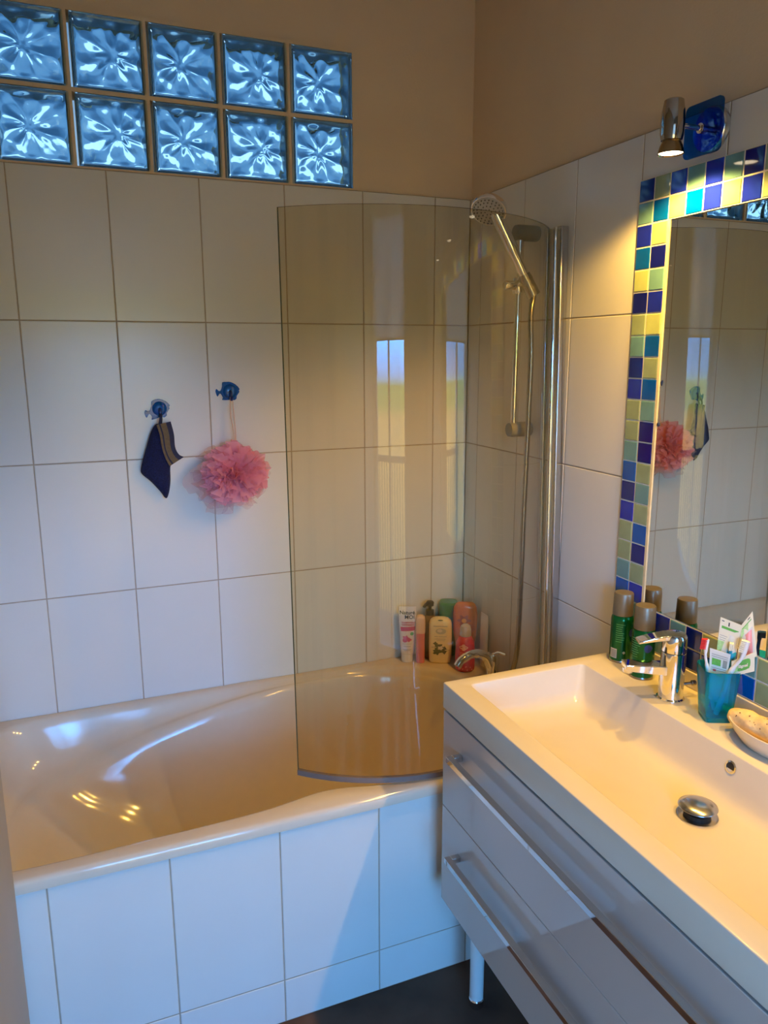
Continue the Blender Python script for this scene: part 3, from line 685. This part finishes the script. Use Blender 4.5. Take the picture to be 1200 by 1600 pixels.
# cuff: folded flap of two khaki and navy stripes
L0 = catmull([(-1.041, -.043, 1.4185), (-1.034, -.047, 1.388), (-1.030, -.049, 1.350), (-1.022, -.049, 1.320), (-1.0115, -.047, 1.2965)], 5, False)
L1 = catmull([(-1.000, -.037, 1.4265), (-.9935, -.043, 1.390), (-.9925, -.046, 1.352), (-.983, -.047, 1.330), (-.9690, -.046, 1.3215)], 5, False)
for a, b, m, nm in ((0, .16, 'khaki', 'cuff_stripe'), (.16, .27, 'navyband', 'cuff_stripe'), (.27, .66, 'khaki', 'cuff_stripe'), (.66, 1.0, 'navyband', 'cuff_edge')):
    bm = B(); loft(bm, [[p.lerp(q, a), p.lerp(q, b), p.lerp(q, b) + Vector((0, .005, 0)), p.lerp(q, a) + Vector((0, .005, 0))] for p, q in zip(L0, L1)])
    obj(nm, bm, M[m], mitt, smooth=60)
bm = B(); tube(bm, catmull([(-1.033, -.034, 1.415), (-1.028, -.036, 1.435), (-1.0262, -.030, 1.447), (-1.0245, -.024, 1.436), (-1.028, -.030, 1.413)], 5, False), .0034, 8); obj('hanging_loop', bm, M['navyband'], mitt, smooth=60)

puff = thing('bath_puff', 'fluffy pink net bath puff hanging by a peach cord from a blue fish hook', 'bath puff', (-.833, -.07, 1.39))
pc = Vector((-.8315, -.086, 1.268)); rnd = random.Random(3)
def ruffles(bm, count, r0, r1, amp, fmin, fmax, c0, sx, sy, sz):
    for k in range(count):
        ax = Vector((rnd.gauss(0, 1), rnd.gauss(0, 1), rnd.gauss(0, 1))).normalized(); a, b = frame_axes(ax); shift = rnd.uniform(-.55, .55)
        R0 = rnd.uniform(r0, r1); nf = rnd.randint(fmin, fmax); ph = rnd.uniform(0, 6); n = 96; t0 = rnd.uniform(0, 6.28); span = rnd.uniform(1.6, 4.0)
        r3 = []
        for j, fr_ in enumerate((.45, .65, .84, 1.0)):
            row = []
            for i in range(n + 1):
                t = t0 + span * i / n; d = (a * math.cos(t) + b * math.sin(t)) * math.sqrt(1 - shift * shift * .7) + ax * shift * .8
                w = math.sin(nf * t + ph) * amp * (fr_ - .25) + noise.noise(Vector((t * 3, k, j))) * amp
                rr_ = R0 * fr_ * (1 + .16 * noise.noise(Vector((t * 3.2, k * 3.1, 0))))
                q = d * rr_ + ax * w; row.append(c0 + Vector((q.x * sx, max(-.085, min(.082, q.y * sy)), q.z * sz)))
            r3.append(row)
        loft(bm, r3, closed=False)
bm = B(); ruffles(bm, 74, .062, .104, .015, 12, 24, pc, 1.08, .72, .90)
obj('net_ruffles', bm, M['pink'], puff, smooth=50, recalc=False)
bm = B(); ruffles(bm, 12, .095, .118, .02, 5, 9, pc + Vector((-.012, .01, -.012)), 1.10, .6, 1.0)
obj('loose_net', bm, M['pink_thin'], puff, smooth=85, recalc=False)
for s in (-1, 1):
    bm = B(); tube(bm, catmull([(-.8165 + s * .003, -.0235, 1.4925), (-.818 + s * .005, -.034, 1.44), (-.815 + s * .002, -.048, 1.38), (-.822, -.075, 1.30)], 6, False), .0016, 8); obj('cord', bm, M['cord'], puff, smooth=60)

# ================================================================== VANITY
VX, VY0, VY1, VZ = -.5135, -.8655, -2.065, .870
van = thing('vanity_cabinet', 'glossy grey-white vanity cabinet with two wide drawers, on legs below the washbasin', 'cabinet', (-.25, -1.46, 0))
bm = B(); loft(bm, [[(x, y, z) for x, y in ((a, b), (a, c), (d, c), (d, b))] for a, b, c, d, z in ((-.494, VY0 - .004, VY1 + .004, -.012, .300), (-.494, VY0 - .004, VY1 + .004, -.012, .8035), (-.480, VY0 - .018, VY1 + .018, -.026, .8035), (-.480, VY0 - .018, VY1 + .018, -.026, .760))])
obj('body', bm, M['gloss'], van, bevel=.0015)
HZ = [.7315, .4755]
for i, (z0, z1) in enumerate(((.5565, .8005), (.298, .5545))):
    bm = B(); box(bm, VX, -.495, VY0, VY1, z0, z1); d = obj('drawer', bm, M['gloss'], van, bevel=.0015)
    bm = B(); hz = HZ[i]; hy0, hy1 = VY0 - .085, VY1 + .085
    box(bm, VX - .037, VX - .022, hy0, hy1, hz - .0125, hz + .001)
    box(bm, VX - .022, VX, hy0, hy0 - .014, hz - .0125, hz + .001); box(bm, VX - .022, VX, hy1, hy1 + .014, hz - .0125, hz + .001)
    obj('handle', bm, M['handle'], d, label='satin metal bar handle', bevel=.0008)
for x in (-.4364, -.07):
    for y in (-.919, -2.01):
        bm = B(); lathe(bm, [(.0175, .026), (.0175, .30)], (x, y, 0), seg=28); lg = obj('leg', bm, M['white_lacq'], van, smooth=40, label='pale round leg')
        bm = B(); lathe(bm, [(.0165, .0), (.0185, .004), (.0185, .022), (.015, .026)], (x, y, 0), seg=28); obj('foot', bm, M['chrome'], lg, smooth=40, label='chrome foot')

sink = thing('washbasin', 'long rectangular cream-white washbasin set on the grey vanity cabinet', 'washbasin', (-.25, -1.46, .808))
BXf, BXb, BYl, BYr, BF = -.4640, -.1480, -.9010, -2.025, .782
bm = B(); q = 8
def RRz(x0, x1, y0, y1, r, z): return rrect(x0, x1, y0, y1, r, z, q)
rg_ = [RRz(VX - .0015, -.001, VY1, VY0 + .0015, .003, .8085), RRz(VX - .0015, -.001, VY1, VY0 + .0015, .003, .8680), RRz(VX - .0005, -.0015, VY1 + .001, VY0 + .0005, .0035, .8695), RRz(VX + .001, -.003, VY1 + .002, VY0 - .001, .004, .8700),
       RRz(BXf - .003, BXb + .003, BYr - .003, BYl + .003, .014, .8700), RRz(BXf - .0008, BXb + .0008, BYr - .0008, BYl + .0008, .012, .8692), RRz(BXf, BXb, BYr, BYl, .012, .8675),
       RRz(BXf + .007, BXb - .014, BYr + .010, BYl - .012, .020, .812), RRz(BXf + .011, BXb - .020, BYr + .015, BYl - .018, .024, .796), RRz(BXf + .020, BXb - .030, BYr + .026, BYl - .030, .026, .785), RRz(BXf + .040, BXb - .048, BYr + .05, BYl - .055, .03, .7815), RRz(-.262, -.250, -1.42, -1.37, .004, .7790)]
loft(bm, rg_, cap0=False)
obj('bowl', bm, M['ceramic'], sink, smooth=50)
bm = B(); box(bm, -.010, -.0005, VY0, VY1, .8703, .9085); obj('upstand', bm, M['ceramic'], sink, bevel=.002)
bm = B(); oc = Vector((-.1535, -1.3690, .8440)); lathe(bm, [(.0125, -.004), (.0125, .0015), (.0095, .0022), (.0090, -.001)], oc, (-1, 0, .23), 24, cap1=False); ov = obj('overflow_ring', bm, M['chrome'], sink, smooth=40)
bm = B(); lathe(bm, [(.0092, -.002), (.0092, .0005)], oc, (-1, 0, .23), 24); obj('overflow_hole', bm, M['dark'], ov)  # disc coloured dark for the shade inside the hole
pc2 = Vector((-.2515, -1.3905, .7795))
bm = B(); lathe(bm, [(.037, -.0005), (.037, .0015), (.033, .0022), (.024, .0004)], pc2, seg=36); dr = obj('drain_ring', bm, M['satin'], sink, smooth=40)
bm = B(); lathe(bm, [(.024, .0), (.024, .008), (.014, .009), (.014, .017)], pc2, seg=24); obj('drain_stem_shade', bm, M['dark'], dr)  # stem blackened to paint the shaded gap under the plug
bm = B(); lathe(bm, [(.014, .0130), (.033, .0140), (.0355, .0160), (.0345, .0180), (.024, .0222), (.012, .0240), (0, .0245)], pc2 + Vector((0, 0, .003)), seg=40); obj('drain_plug', bm, M['satin'], dr, smooth=50)

# basin mixer
fc = Vector((-.086, -1.131, VZ))
fau = thing('basin_mixer', 'chrome single-lever basin tap on the washbasin ledge beside the blue tumbler', 'tap', fc)
bm = B(); lathe(bm, [(.0300, .0002), (.0300, .003), (.0265, .0055), (.0265, .006), (.0265, .108), (.0262, .110)], fc, seg=40); obj('body', bm, M['chrome'], fau, smooth=40)
bm = B(); lathe(bm, [(.0262, .1115), (.0265, .1125), (.0265, .139), (.0255, .147), (.022, .1515), (.0, .1530)], fc, seg=40); lv = obj('lever_cap', bm, M['chrome'], fau, smooth=40)
sd = Vector((-.925, .38, 0)).normalized(); st = Vector((-sd.y, sd.x, 0))
def blade(profile_pts, name, par, wbev=.002):
    bm = B(); rings = []
    for d, w, z0, z1 in profile_pts:
        p = fc + sd * d; rings.append([p + st * w + Vector((0, 0, z0)), p - st * w + Vector((0, 0, z0)), p - st * w + Vector((0, 0, z1)), p + st * w + Vector((0, 0, z1))])
    loft(bm, rings); return obj(name, bm, M['chrome'], par, bevel=wbev)
blade([(.012, .0185, .058, .081), (.045, .0185, .062, .082), (.085, .0185, .067, .0835), (.108, .018, .071, .0845)], 'spout', fau)
bm = B(); tp = fc + sd * .098 + Vector((0, 0, .062)); lathe(bm, [(.0105, 0), (.012, .002), (.012, .010)], tp, seg=20); obj('aerator', bm, M['chrome'], fau, smooth=40)
blade([(-.012, .019, .137, .150), (.02, .0185, .140, .1515), (.055, .0170, .136, .1445), (.082, .0155, .131, .1370)], 'lever', lv)
bm = B(); tube(bm, [fc + Vector((.026, -.006, .030)), fc + Vector((.052, -.010, .030))], .0035, 10); lathe(bm, [(.004, 0), (.006, .002), (.006, .010), (.004, .012)], fc + Vector((.048, -.0095, .030)), (1, -.1, 0), 14); obj('lift_knob', bm, M['darkchrome'], fau, smooth=40)

# deodorant cans
VF = math.atan2(-.68, -.73)
def can(x, y, turn, label):
    b = Bottle(x, y, VZ + .0003, [(0, .0240, .0240), (.002, .0265, .0265), (.006, .0270, .0270), (.108, .0270, .0270), (.113, .0262, .0262), (.119, .0235, .0235), (.120, .0235, .0235)], face=VF + turn, p=2)
    t = thing('aerosol_can', label, 'spray can', b.o, 'green aerosol cans on the washbasin ledge')
    obj('body', b.body(.002, .119), M['can_green'], t, smooth=40)
    bm = B(); lathe(bm, [(.0255, .0), (.0272, .001), (.0272, .0045), (.0268, .0055)], b.o, seg=40); obj('base_rim', bm, M['darkchrome'], t, smooth=40)
    bm = B(); lathe(bm, [(.0245, .1195), (.0247, .121), (.0235, .1725), (.0222, .1752), (.0, .1757)], b.o, seg=40); obj('cap', bm, M['can_cap'], t, smooth=40)
    bm = B()
    for k in range(9):
        w = random.uniform(.006, .012); b.patch(-.016, -.016 + 2 * w, .055 + k * .0055, .0562 + k * .0055, bm=bm)
    obj('small_print', bm, M['label_green'], t)
    bm = b.patch(-.0245, -.012, .012, .036)
    o_ = obj('bar_code', bm, M['label_cream'], t)
    bm = B()
    for k in range(6): b.patch(-.0235, -.013, .0145 + k * .0034, .0160 + k * .0034, off=.001, bm=bm)
    obj('bar_code_line', bm, M['ink'], o_)
    bm = b.blob(.004, .028, .004, .004, k=4); obj('emblem', bm, M['label_pale'], t)
    bm = b.blob(.020, .078, .006, .010, k=14); obj('blue_emblem', bm, mat('dark_blue_print', (.02, .04, .16), .4), t)
    return t
can(-.047, -.914, .25, 'green spray can with a taupe cap, the farther one in the mosaic corner')
can(-.066, -1.013, -.35, 'green spray can with a taupe cap, the nearer one behind the tap spout')

# tumbler with toothbrushes
tc0 = Vector((-.068, -1.240, VZ + .0004)); ta = math.atan2(-.68, -.73) + .38
def ring_sq(h, z, r, ang=ta, c=tc0):
    cs, sn = math.cos(ang), math.sin(ang)
    return [(c.x + x * cs - y * sn, c.y + x * sn + y * cs, c.z + zz) for x, y, zz in rrect(-h, h, -h, h, r, z, 6)]
tum = thing('tumbler', 'translucent teal square tumbler holding toothbrush packets on the washbasin ledge', 'tumbler', tc0)
bm = B(); loft(bm, [ring_sq(.0250, .0, .006), ring_sq(.0265, .003, .008), ring_sq(.0300, .04, .011), ring_sq(.0372, .1125, .017), ring_sq(.0368, .114, .017), ring_sq(.0350, .1125, .016), ring_sq(.0278, .04, .010), ring_sq(.0245, .011, .008), ring_sq(.0225, .009, .006)])
obj('cup', bm, M['tealplastic'], tum, smooth=50)
nv = Vector((-.737, -.676, 0)).normalized()
def card(name, C4, m, par, th=.0009, loc=None):
    """quad card a(bottom left) b(bottom right) c(top right) d(top left)"""
    a, b, c, d = [Vector(x) for x in C4]; n = (b - a).cross(d - a).normalized(); n = n if n.dot(nv) > 0 else -n
    bm = B(); loft(bm, [[p - n * th / 2 for p in (a, b, c, d)], [p + n * th / 2 for p in (a, b, c, d)]])
    return obj(name, bm, m, par, loc=loc), n
def decal(name, C4, u0, u1, v0, v1, m, par, off=.0008, bulge=0, nseg=6):
    a, b, c, d = [Vector(x) for x in C4]; n = (b - a).cross(d - a).normalized(); n = n if n.dot(nv) > 0 else -n
    f = lambda u, v: a.lerp(b, u).lerp(d.lerp(c, u), v)
    bm = B(); G = [[bm.verts.new(f(u0 + (u1 - u0) * i / nseg, v0 + (v1 - v0) * j / nseg) + n * (off + bulge * math.sin(PI * i / nseg) * math.sin(PI * j / nseg))) for i in range(nseg + 1)] for j in range(nseg + 1)]
    for j in range(nseg):
        for i in range(nseg): bm.faces.new((G[j][i], G[j][i + 1], G[j + 1][i + 1], G[j + 1][i]))
    return obj(name, bm, m, par, smooth=60 if bulge else None)
def brush(name, label, pts, m, bm_mat, head_dir, group=None, rad=.0032):
    base = Vector(pts[0]); t = thing(name, label, 'toothbrush', base, group)
    P = catmull(pts, 6, False); n = len(P)
    rs = [rad * (1.25 if i < n * .55 else (.85 if i < n * .75 else 1.15)) for i in range(n)]
    bm = B(); tube(bm, P, rs, 12); obj('handle', bm, m, t, smooth=60)
    h0_, h1_ = P[-1], P[int(n * .80)]; dv = Vector(head_dir).normalized(); ax = (h0_ - h1_).normalized(); sv = ax.cross(dv).normalized()
    bm = B()
    for i in range(7):
        for j in (-1, 0, 1):
            p = h1_.lerp(h0_, i / 6) + sv * j * .0028; tube(bm, [p, p + dv * .0115], .0013, 6)
    obj('bristles', bm, bm_mat, t)
    return t
# tall packet
CA = [(-.0770, -1.2350, .905), (-.0520, -1.2560, .905), (-.0445, -1.2656, 1.0796), (-.0717, -1.2359, 1.0913)]
o, n_ = card('toothbrush_packet', CA, M['card'], None, loc=(-.064, -1.246, .905))
tag(o, 'tall cream and green toothbrush packet standing upright in the tumbler, with a teal brush inside', 'packet')
decal('green_bar', CA, .10, .92, .885, .915, M['leaf_ink'], o); decal('green_panel', CA, .0, .42, .55, .74, M['pale_leaf'], o); decal('small_print', CA, .06, .46, .80, .805, M['grey_ink'], o); decal('small_print', CA, .06, .42, .775, .78, M['grey_ink'], o); decal('small_print', CA, .06, .44, .75, .755, M['grey_ink'], o)
decal('clear_blister', CA, .48, .95, .45, .84, M['blister'], o, bulge=.004); decal('teal_brush_head', CA, .50, .98, .55, .66, M['tealsolid'], o, off=.002, bulge=.005)
decal('hanger_slot', CA, .40, .46, .93, .975, M['ink'], o); decal('hanger_slot', CA, .08, .2, .965, .975, M['ink'], o)
# folded packet leaning right
CC = [(-.034, -1.262, 1.012), (-.0060, -1.287, 1.024), (-.0254, -1.2716, 1.109), (-.0430, -1.2630, 1.0790)]
CC = [(-.047, -1.262, .985), (-.0185, -1.287, 1.018), (-.0254, -1.2716, 1.109), (-.0430, -1.2640, 1.0800)]
o, n_ = card('toothbrush_packet', CC, M['card'], None, loc=(-.03, -1.27, .985))
tag(o, 'cream toothbrush packet leaning out to the right of the tumbler, with a pink brush inside', 'packet')
decal('green_panel', CC, .05, .60, .66, .86, M['pale_leaf'], o); decal('clear_blister', CC, .15, .9, .05, .7, M['blister'], o, bulge=.004); decal('pink_brush', CC, .38, .82, .08, .66, M['pinksolid'], o, off=.002, bulge=.006); decal('hanger_slot', CC, .55, .75, .93, .955, M['ink'], o); decal('green_bar', CC, .08, .85, .86, .885, M['leaf_ink'], o)
# low printed packet at the front
CB = [(-.0885, -1.2390, .915), (-.0690, -1.2600, .915), (-.0640, -1.2630, 1.0191), (-.0915, -1.2345, 1.0267)]
o, n_ = card('toothbrush_packet', CB, M['blister'], None, loc=(-.078, -1.25, .915))
tag(o, 'low clear packet with green and grey print at the front of the tumbler', 'packet')
decal('green_label', CB, .12, .58, .70, .83, M['leaf_ink'], o); decal('grey_seal', CB, .68, .90, .68, .84, M['grey_ink'], o)
for v in (.90, .86, .64, .60): decal('small_print', CB, .10, .9, v, v + .012, M['grey_ink'], o)
decal('green_pattern', CB, .10, .75, .42, .54, M['pale_leaf'], o); decal('red_dot', CB, .2, .36, .58, .62, M['red_ink'], o)
# sachet
CS = [(-.0690, -1.2760, .972), (-.0345, -1.3060, .9944), (-.0390, -1.3020, 1.0352), (-.0700, -1.2740, 1.0079)]
CS = [(-.0650, -1.2700, .974), (-.0365, -1.3000, .9930), (-.0390, -1.2980, 1.0330), (-.0665, -1.2690, 1.0069)]
o, n_ = card('toothpaste_sachet', CS, M['card'], None, th=.002, loc=(-.052, -1.285, .974))
tag(o, 'small white and green sachet sticking out over the right rim of the tumbler', 'sachet')
decal('green_swirl', CS, .18, .86, .16, .86, M['leaf_ink'], o, bulge=.0012); decal('pale_swirl', CS, .05, .30, .2, .75, M['pale_leaf'], o, off=.0009, bulge=.0012)
bm = text_bm('Signal', .0085, bold=.0004)
a, b, c_, d = [Vector(x) for x in CS]; ex = (b - a).normalized(); ez = (d - a).normalized(); ctr = (a + b + c_ + d) / 4 + n_ * .0034
for v in bm.verts: v.co = ctr + ex * v.co.x + ez * v.co.y
obj('lettering', bm, M['card'], o)
brush('toothbrush', 'white toothbrush with red bristles at the left rim of the tumbler', [(-.068, -1.236, .886), (-.082, -1.232, .94), (-.0955, -1.2355, .985), (-.1010, -1.2330, 1.015), (-.0985, -1.2335, 1.046)], M['white_pl'], M['redsolid'], (-.55, .6, -.1))
brush('toothbrush', 'white toothbrush with cream bristles, leaning over the sachet', [(-.078, -1.252, .886), (-.072, -1.263, .94), (-.0665, -1.2700, .985), (-.0590, -1.2860, 1.02), (-.0545, -1.2925, 1.056)], M['white_pl'], M['bristle'], (-.7, .72, .1), rad=.0042)
brush('toothbrush', 'teal toothbrush standing between the packets in the tumbler', [(-.058, -1.242, .886), (-.060, -1.246, .94), (-.0600, -1.2560, .985), (-.0600, -1.2580, 1.02), (-.0595, -1.2585, 1.042)], M['tealsolid'], M['bristle'], (-.7, -.7, .0), rad=.0036)
brush('toothbrush', 'dark blue toothbrush leaning at the back of the tumbler', [(-.066, -1.225, .886), (-.055, -1.231, .94), (-.041, -1.242, .99), (-.036, -1.2480, 1.03), (-.0335, -1.2500, 1.050)], M['bluesolid'], M['bluesolid'], (-.7, -.7, .0), rad=.0040)

# soap dish with sponge bar
dc = Vector((-.078, -1.385, VZ + .0004))
t = thing('soap_dish', 'white oval soap dish at the right edge of the washbasin ledge', 'dish', dc)
bm = B(); sy = 1.75
lathe(bm, [(.030, 0), (.034, .002), (.046, .022), (.052, .040), (.0505, .0408), (.0485, .039), (.043, .022), (.030, .007), (.0, .006)], dc, seg=48, sx=.92, sy=sy); obj('bowl', bm, M['ceramic'], t, smooth=50)
bm = B(); rings = []
lc = dc + Vector((.004, .012, .040)); L = .082
for k in range(25):
    s = -1 + 2 * k / 24; rad = .021 * (max(0, 1 - abs(s) ** 5)) ** .5; rad = max(rad, .002)
    cpt = lc + Vector((.010 * s, -L * s, .004 * math.sin(s * 2) - .002 + .007 * -s * .6))
    rings.append([cpt + Vector((math.cos(a) * rad * 1.12, 0, math.sin(a) * rad)) * (1 + .10 * noise.noise(Vector((s * 4, math.cos(a) * 2, math.sin(a) * 2)))) if False else cpt + Vector((math.cos(a) * rad * 1.12 * (1 + .14 * noise.noise(Vector((s * 4, math.cos(a) * 1.5, math.sin(a) * 1.5)))), 0, math.sin(a) * rad * (1 + .14 * noise.noise(Vector((s * 4, math.cos(a) * 1.5, math.sin(a) * 1.5)))))) for a in [2 * PI * i / 24 for i in range(24)]])
loft(bm, rings)
sp_ = obj('bath_sponge', bm, M['loofah'], smooth=70, loc=tuple(lc))
tag(sp_, 'long tan natural sponge with brown specks lying in the white soap dish', 'sponge')
bm = B()
for k in range(16):
    s = random.uniform(-.7, .7); a = random.uniform(1.5, 3.0); p = lc + Vector((.010 * s, -L * s, .004 * math.sin(s * 2) - .002 - .0042 * s)); rad = .0212
    lathe(bm, [(.0004, -.001), (random.uniform(.0009, .0018), .0003), (.0, .0012)], p + Vector((math.cos(a) * rad * 1.10, 0, math.sin(a) * rad)), (math.cos(a), 0, math.sin(a)), 8)
obj('speckle', bm, M['speck'], sp_)

# ================================================================== MIRROR AND MOSAIC
MY0, MZ1, NCOL, NROW = -.8285, 2.0100, 23, 22
MT = .0045
mos = thing('mosaic_border', 'blue and green glass mosaic border two tiles wide framing the wall mirror', 'tile border', (0, MY0 - NCOL * .025, .91))
grid = {}
L_rows = ['NG', 'TA', 'RY', 'AN', 'YT', 'NR', 'GY', 'TA', 'NG', 'RA', 'GT', 'GN', 'TN', 'AG', 'NT', 'RG', 'GA', 'GN', 'TG', 'AR', 'NT', 'TN']
top0 = 'NGRTRTNGATNRGTANRGTNATG'; top1 = 'TAYARYRGNTARGNYTANGRTNA'
bot0 = 'NTNNTNGNTGRANTGANRTGNAT'; bot1 = 'TNRTNNNNAGNTRNGATNAGRTN'
rndc = random.Random(11)
for r in range(NROW):
    for c_ in range(NCOL):
        if r == 0: k = top0[c_]
        elif r == 1: k = top1[c_]
        elif r == NROW - 2 and c_ > 1: k = bot0[c_]
        elif r == NROW - 1 and c_ > 1: k = bot1[c_]
        elif c_ < 2: k = L_rows[r][c_]
        elif c_ >= NCOL - 2: k = rndc.choice('NRATG')
        else: continue
        grid[(r, c_)] = k
keys = list(MOS); bm = B()
for (r, c_), k in grid.items():
    y1 = MY0 - c_ * .05 - .0016; y0 = y1 - .0468; z1 = MZ1 - r * .05 - .0016; z0 = z1 - .0468; e = .0014; x = -.0012 - MT
    f = lambda y, z, x: (x, y, z)
    loft(bm, [[f(y0, z0, -.0012), f(y1, z0, -.0012), f(y1, z1, -.0012), f(y0, z1, -.0012)], [f(y0, z0, x + e), f(y1, z0, x + e), f(y1, z1, x + e), f(y0, z1, x + e)], [f(y0 + e, z0 + e, x), f(y1 - e, z0 + e, x), f(y1 - e, z1 - e, x), f(y0 + e, z1 - e, x)]], mi=keys.index(k))
obj('glass_tiles', bm, [MOS[k] for k in keys], mos)
bm = B(); ya, yb, za, zb = MY0, MY0 - NCOL * .05, .91, MZ1
for y0, y1, z0, z1 in ((ya - .1, ya, za, zb), (yb, yb + .1, za, zb), (yb + .1, ya - .1, za, za + .1), (yb + .1, ya - .1, zb - .1, zb)): box(bm, -.0042, -.0002, y0, y1, z0, z1)
obj('grout', bm, M['grout_white'], mos)
mir = thing('wall_mirror', 'large frameless wall mirror inside the mosaic border over the washbasin', 'mirror', (0, (ya + yb) / 2, 1.01))
bm = B(); box(bm, -.0035, -.0003, yb + .1005, ya - .1075, za + .1025, zb - .1025); obj('mirror_glass', bm, M['mirror'], mir)
bm = B(); box(bm, -.0058, -.0003, ya - .1075, ya - .1003, za + .1003, zb - .1003); obj('edge_strip', bm, M['mtrim'], mir)
bm = B(); lathe(bm, [(.003, 0), (.0028, .0025), (0, .003)], (-.0035, -.9420, 1.4565), (-1, 0, 0), 8, sy=1.6); obj('edge_clip', bm, mat('dark_clip', (.02, .03, .08), .4), mir)

# ================================================================== WALL LAMPS
def make_lamp(y):
    t = thing('wall_lamp', 'chrome spot lamp with a blue glass plate above the left end of the mirror', 'wall lamp', (0, y, 2.068), 'spot lamps over the mirror')
    cz = 2.068; cx = -.107
    bm = B(); lathe(bm, [(.045, 0.0004), (.045, .010), (.042, .014), (.0, .015)], (0, y, cz), (-1, 0, 0), 40); obj('wall_rose', bm, M['satin'], t, smooth=40)
    bm = B(); P = [(p[0], p[1]) for p in rrect(y - .050, y + .050, cz - .0515, cz + .0515, .012, 0, 8)]
    loft(bm, [[(-.0245, a, b) for a, b in P], [(-.0305, a, b) for a, b in P]]); obj('glass_plate', bm, M['blue_glass'], t, bevel=.001)
    bm = B(); tube(bm, [(-.016, y, cz), (cx + .02, y, cz)], .0055, 16); lathe(bm, [(.010, 0), (.010, .006), (.007, .008)], (-.0306, y, cz), (-1, 0, 0), 20); obj('arm', bm, M['chrome'], t, smooth=40)
    bm = B(); lathe(bm, [(.0165, .046), (.0190, .044), (.0225, .022), (.0238, .0), (.0232, -.018), (.0205, -.030), (.017, -.0305)], (cx, y, cz + .0), seg=36); obj('head', bm, M['smoked'], t, smooth=40)
    bm = B(); lathe(bm, [(.0165, -.0300), (.0185, -.033), (.0220, -.040), (.0250, -.051), (.0258, -.0555), (.0243, -.0545), (.0228, -.0515)], (cx, y, cz), seg=36, cap0=True, cap1=False); rf = obj('reflector', bm, M['reflector'], t, smooth=50)
    bm = B(); lathe(bm, [(.0238, -.0530), (.015, -.0524), (.0, -.0522)], (cx, y, cz), seg=36, cap0=False, cap1=False); obj('lit_face', bm, M['bulb'], rf, smooth=60)
    for nm, w, ang_, bl in (('lamp_spill', LAMP_SPILL_W, 152, .35), ('lamp_beam', LAMP_BEAM_W, 84, .75)):
        ld = bpy.data.lights.new(nm, 'SPOT'); ld.energy = w; ld.color = LAMP_COL; ld.spot_size = math.radians(ang_); ld.spot_blend = bl; ld.shadow_soft_size = .014
        lo = bpy.data.objects.new(nm, ld); COL.objects.link(lo); lo.location = (cx, 0, -.060); lo.parent = t
    return t
lamp = make_lamp(-1.037)
for dy, lb in ((-.37, 'chrome spot lamp with a blue glass plate above the middle of the mirror'), (-.74, 'chrome spot lamp with a blue glass plate above the right end of the mirror')):
    l2 = copy_tree(lamp); l2.location = (0, -1.037 + dy, 2.068); l2['label'] = lb
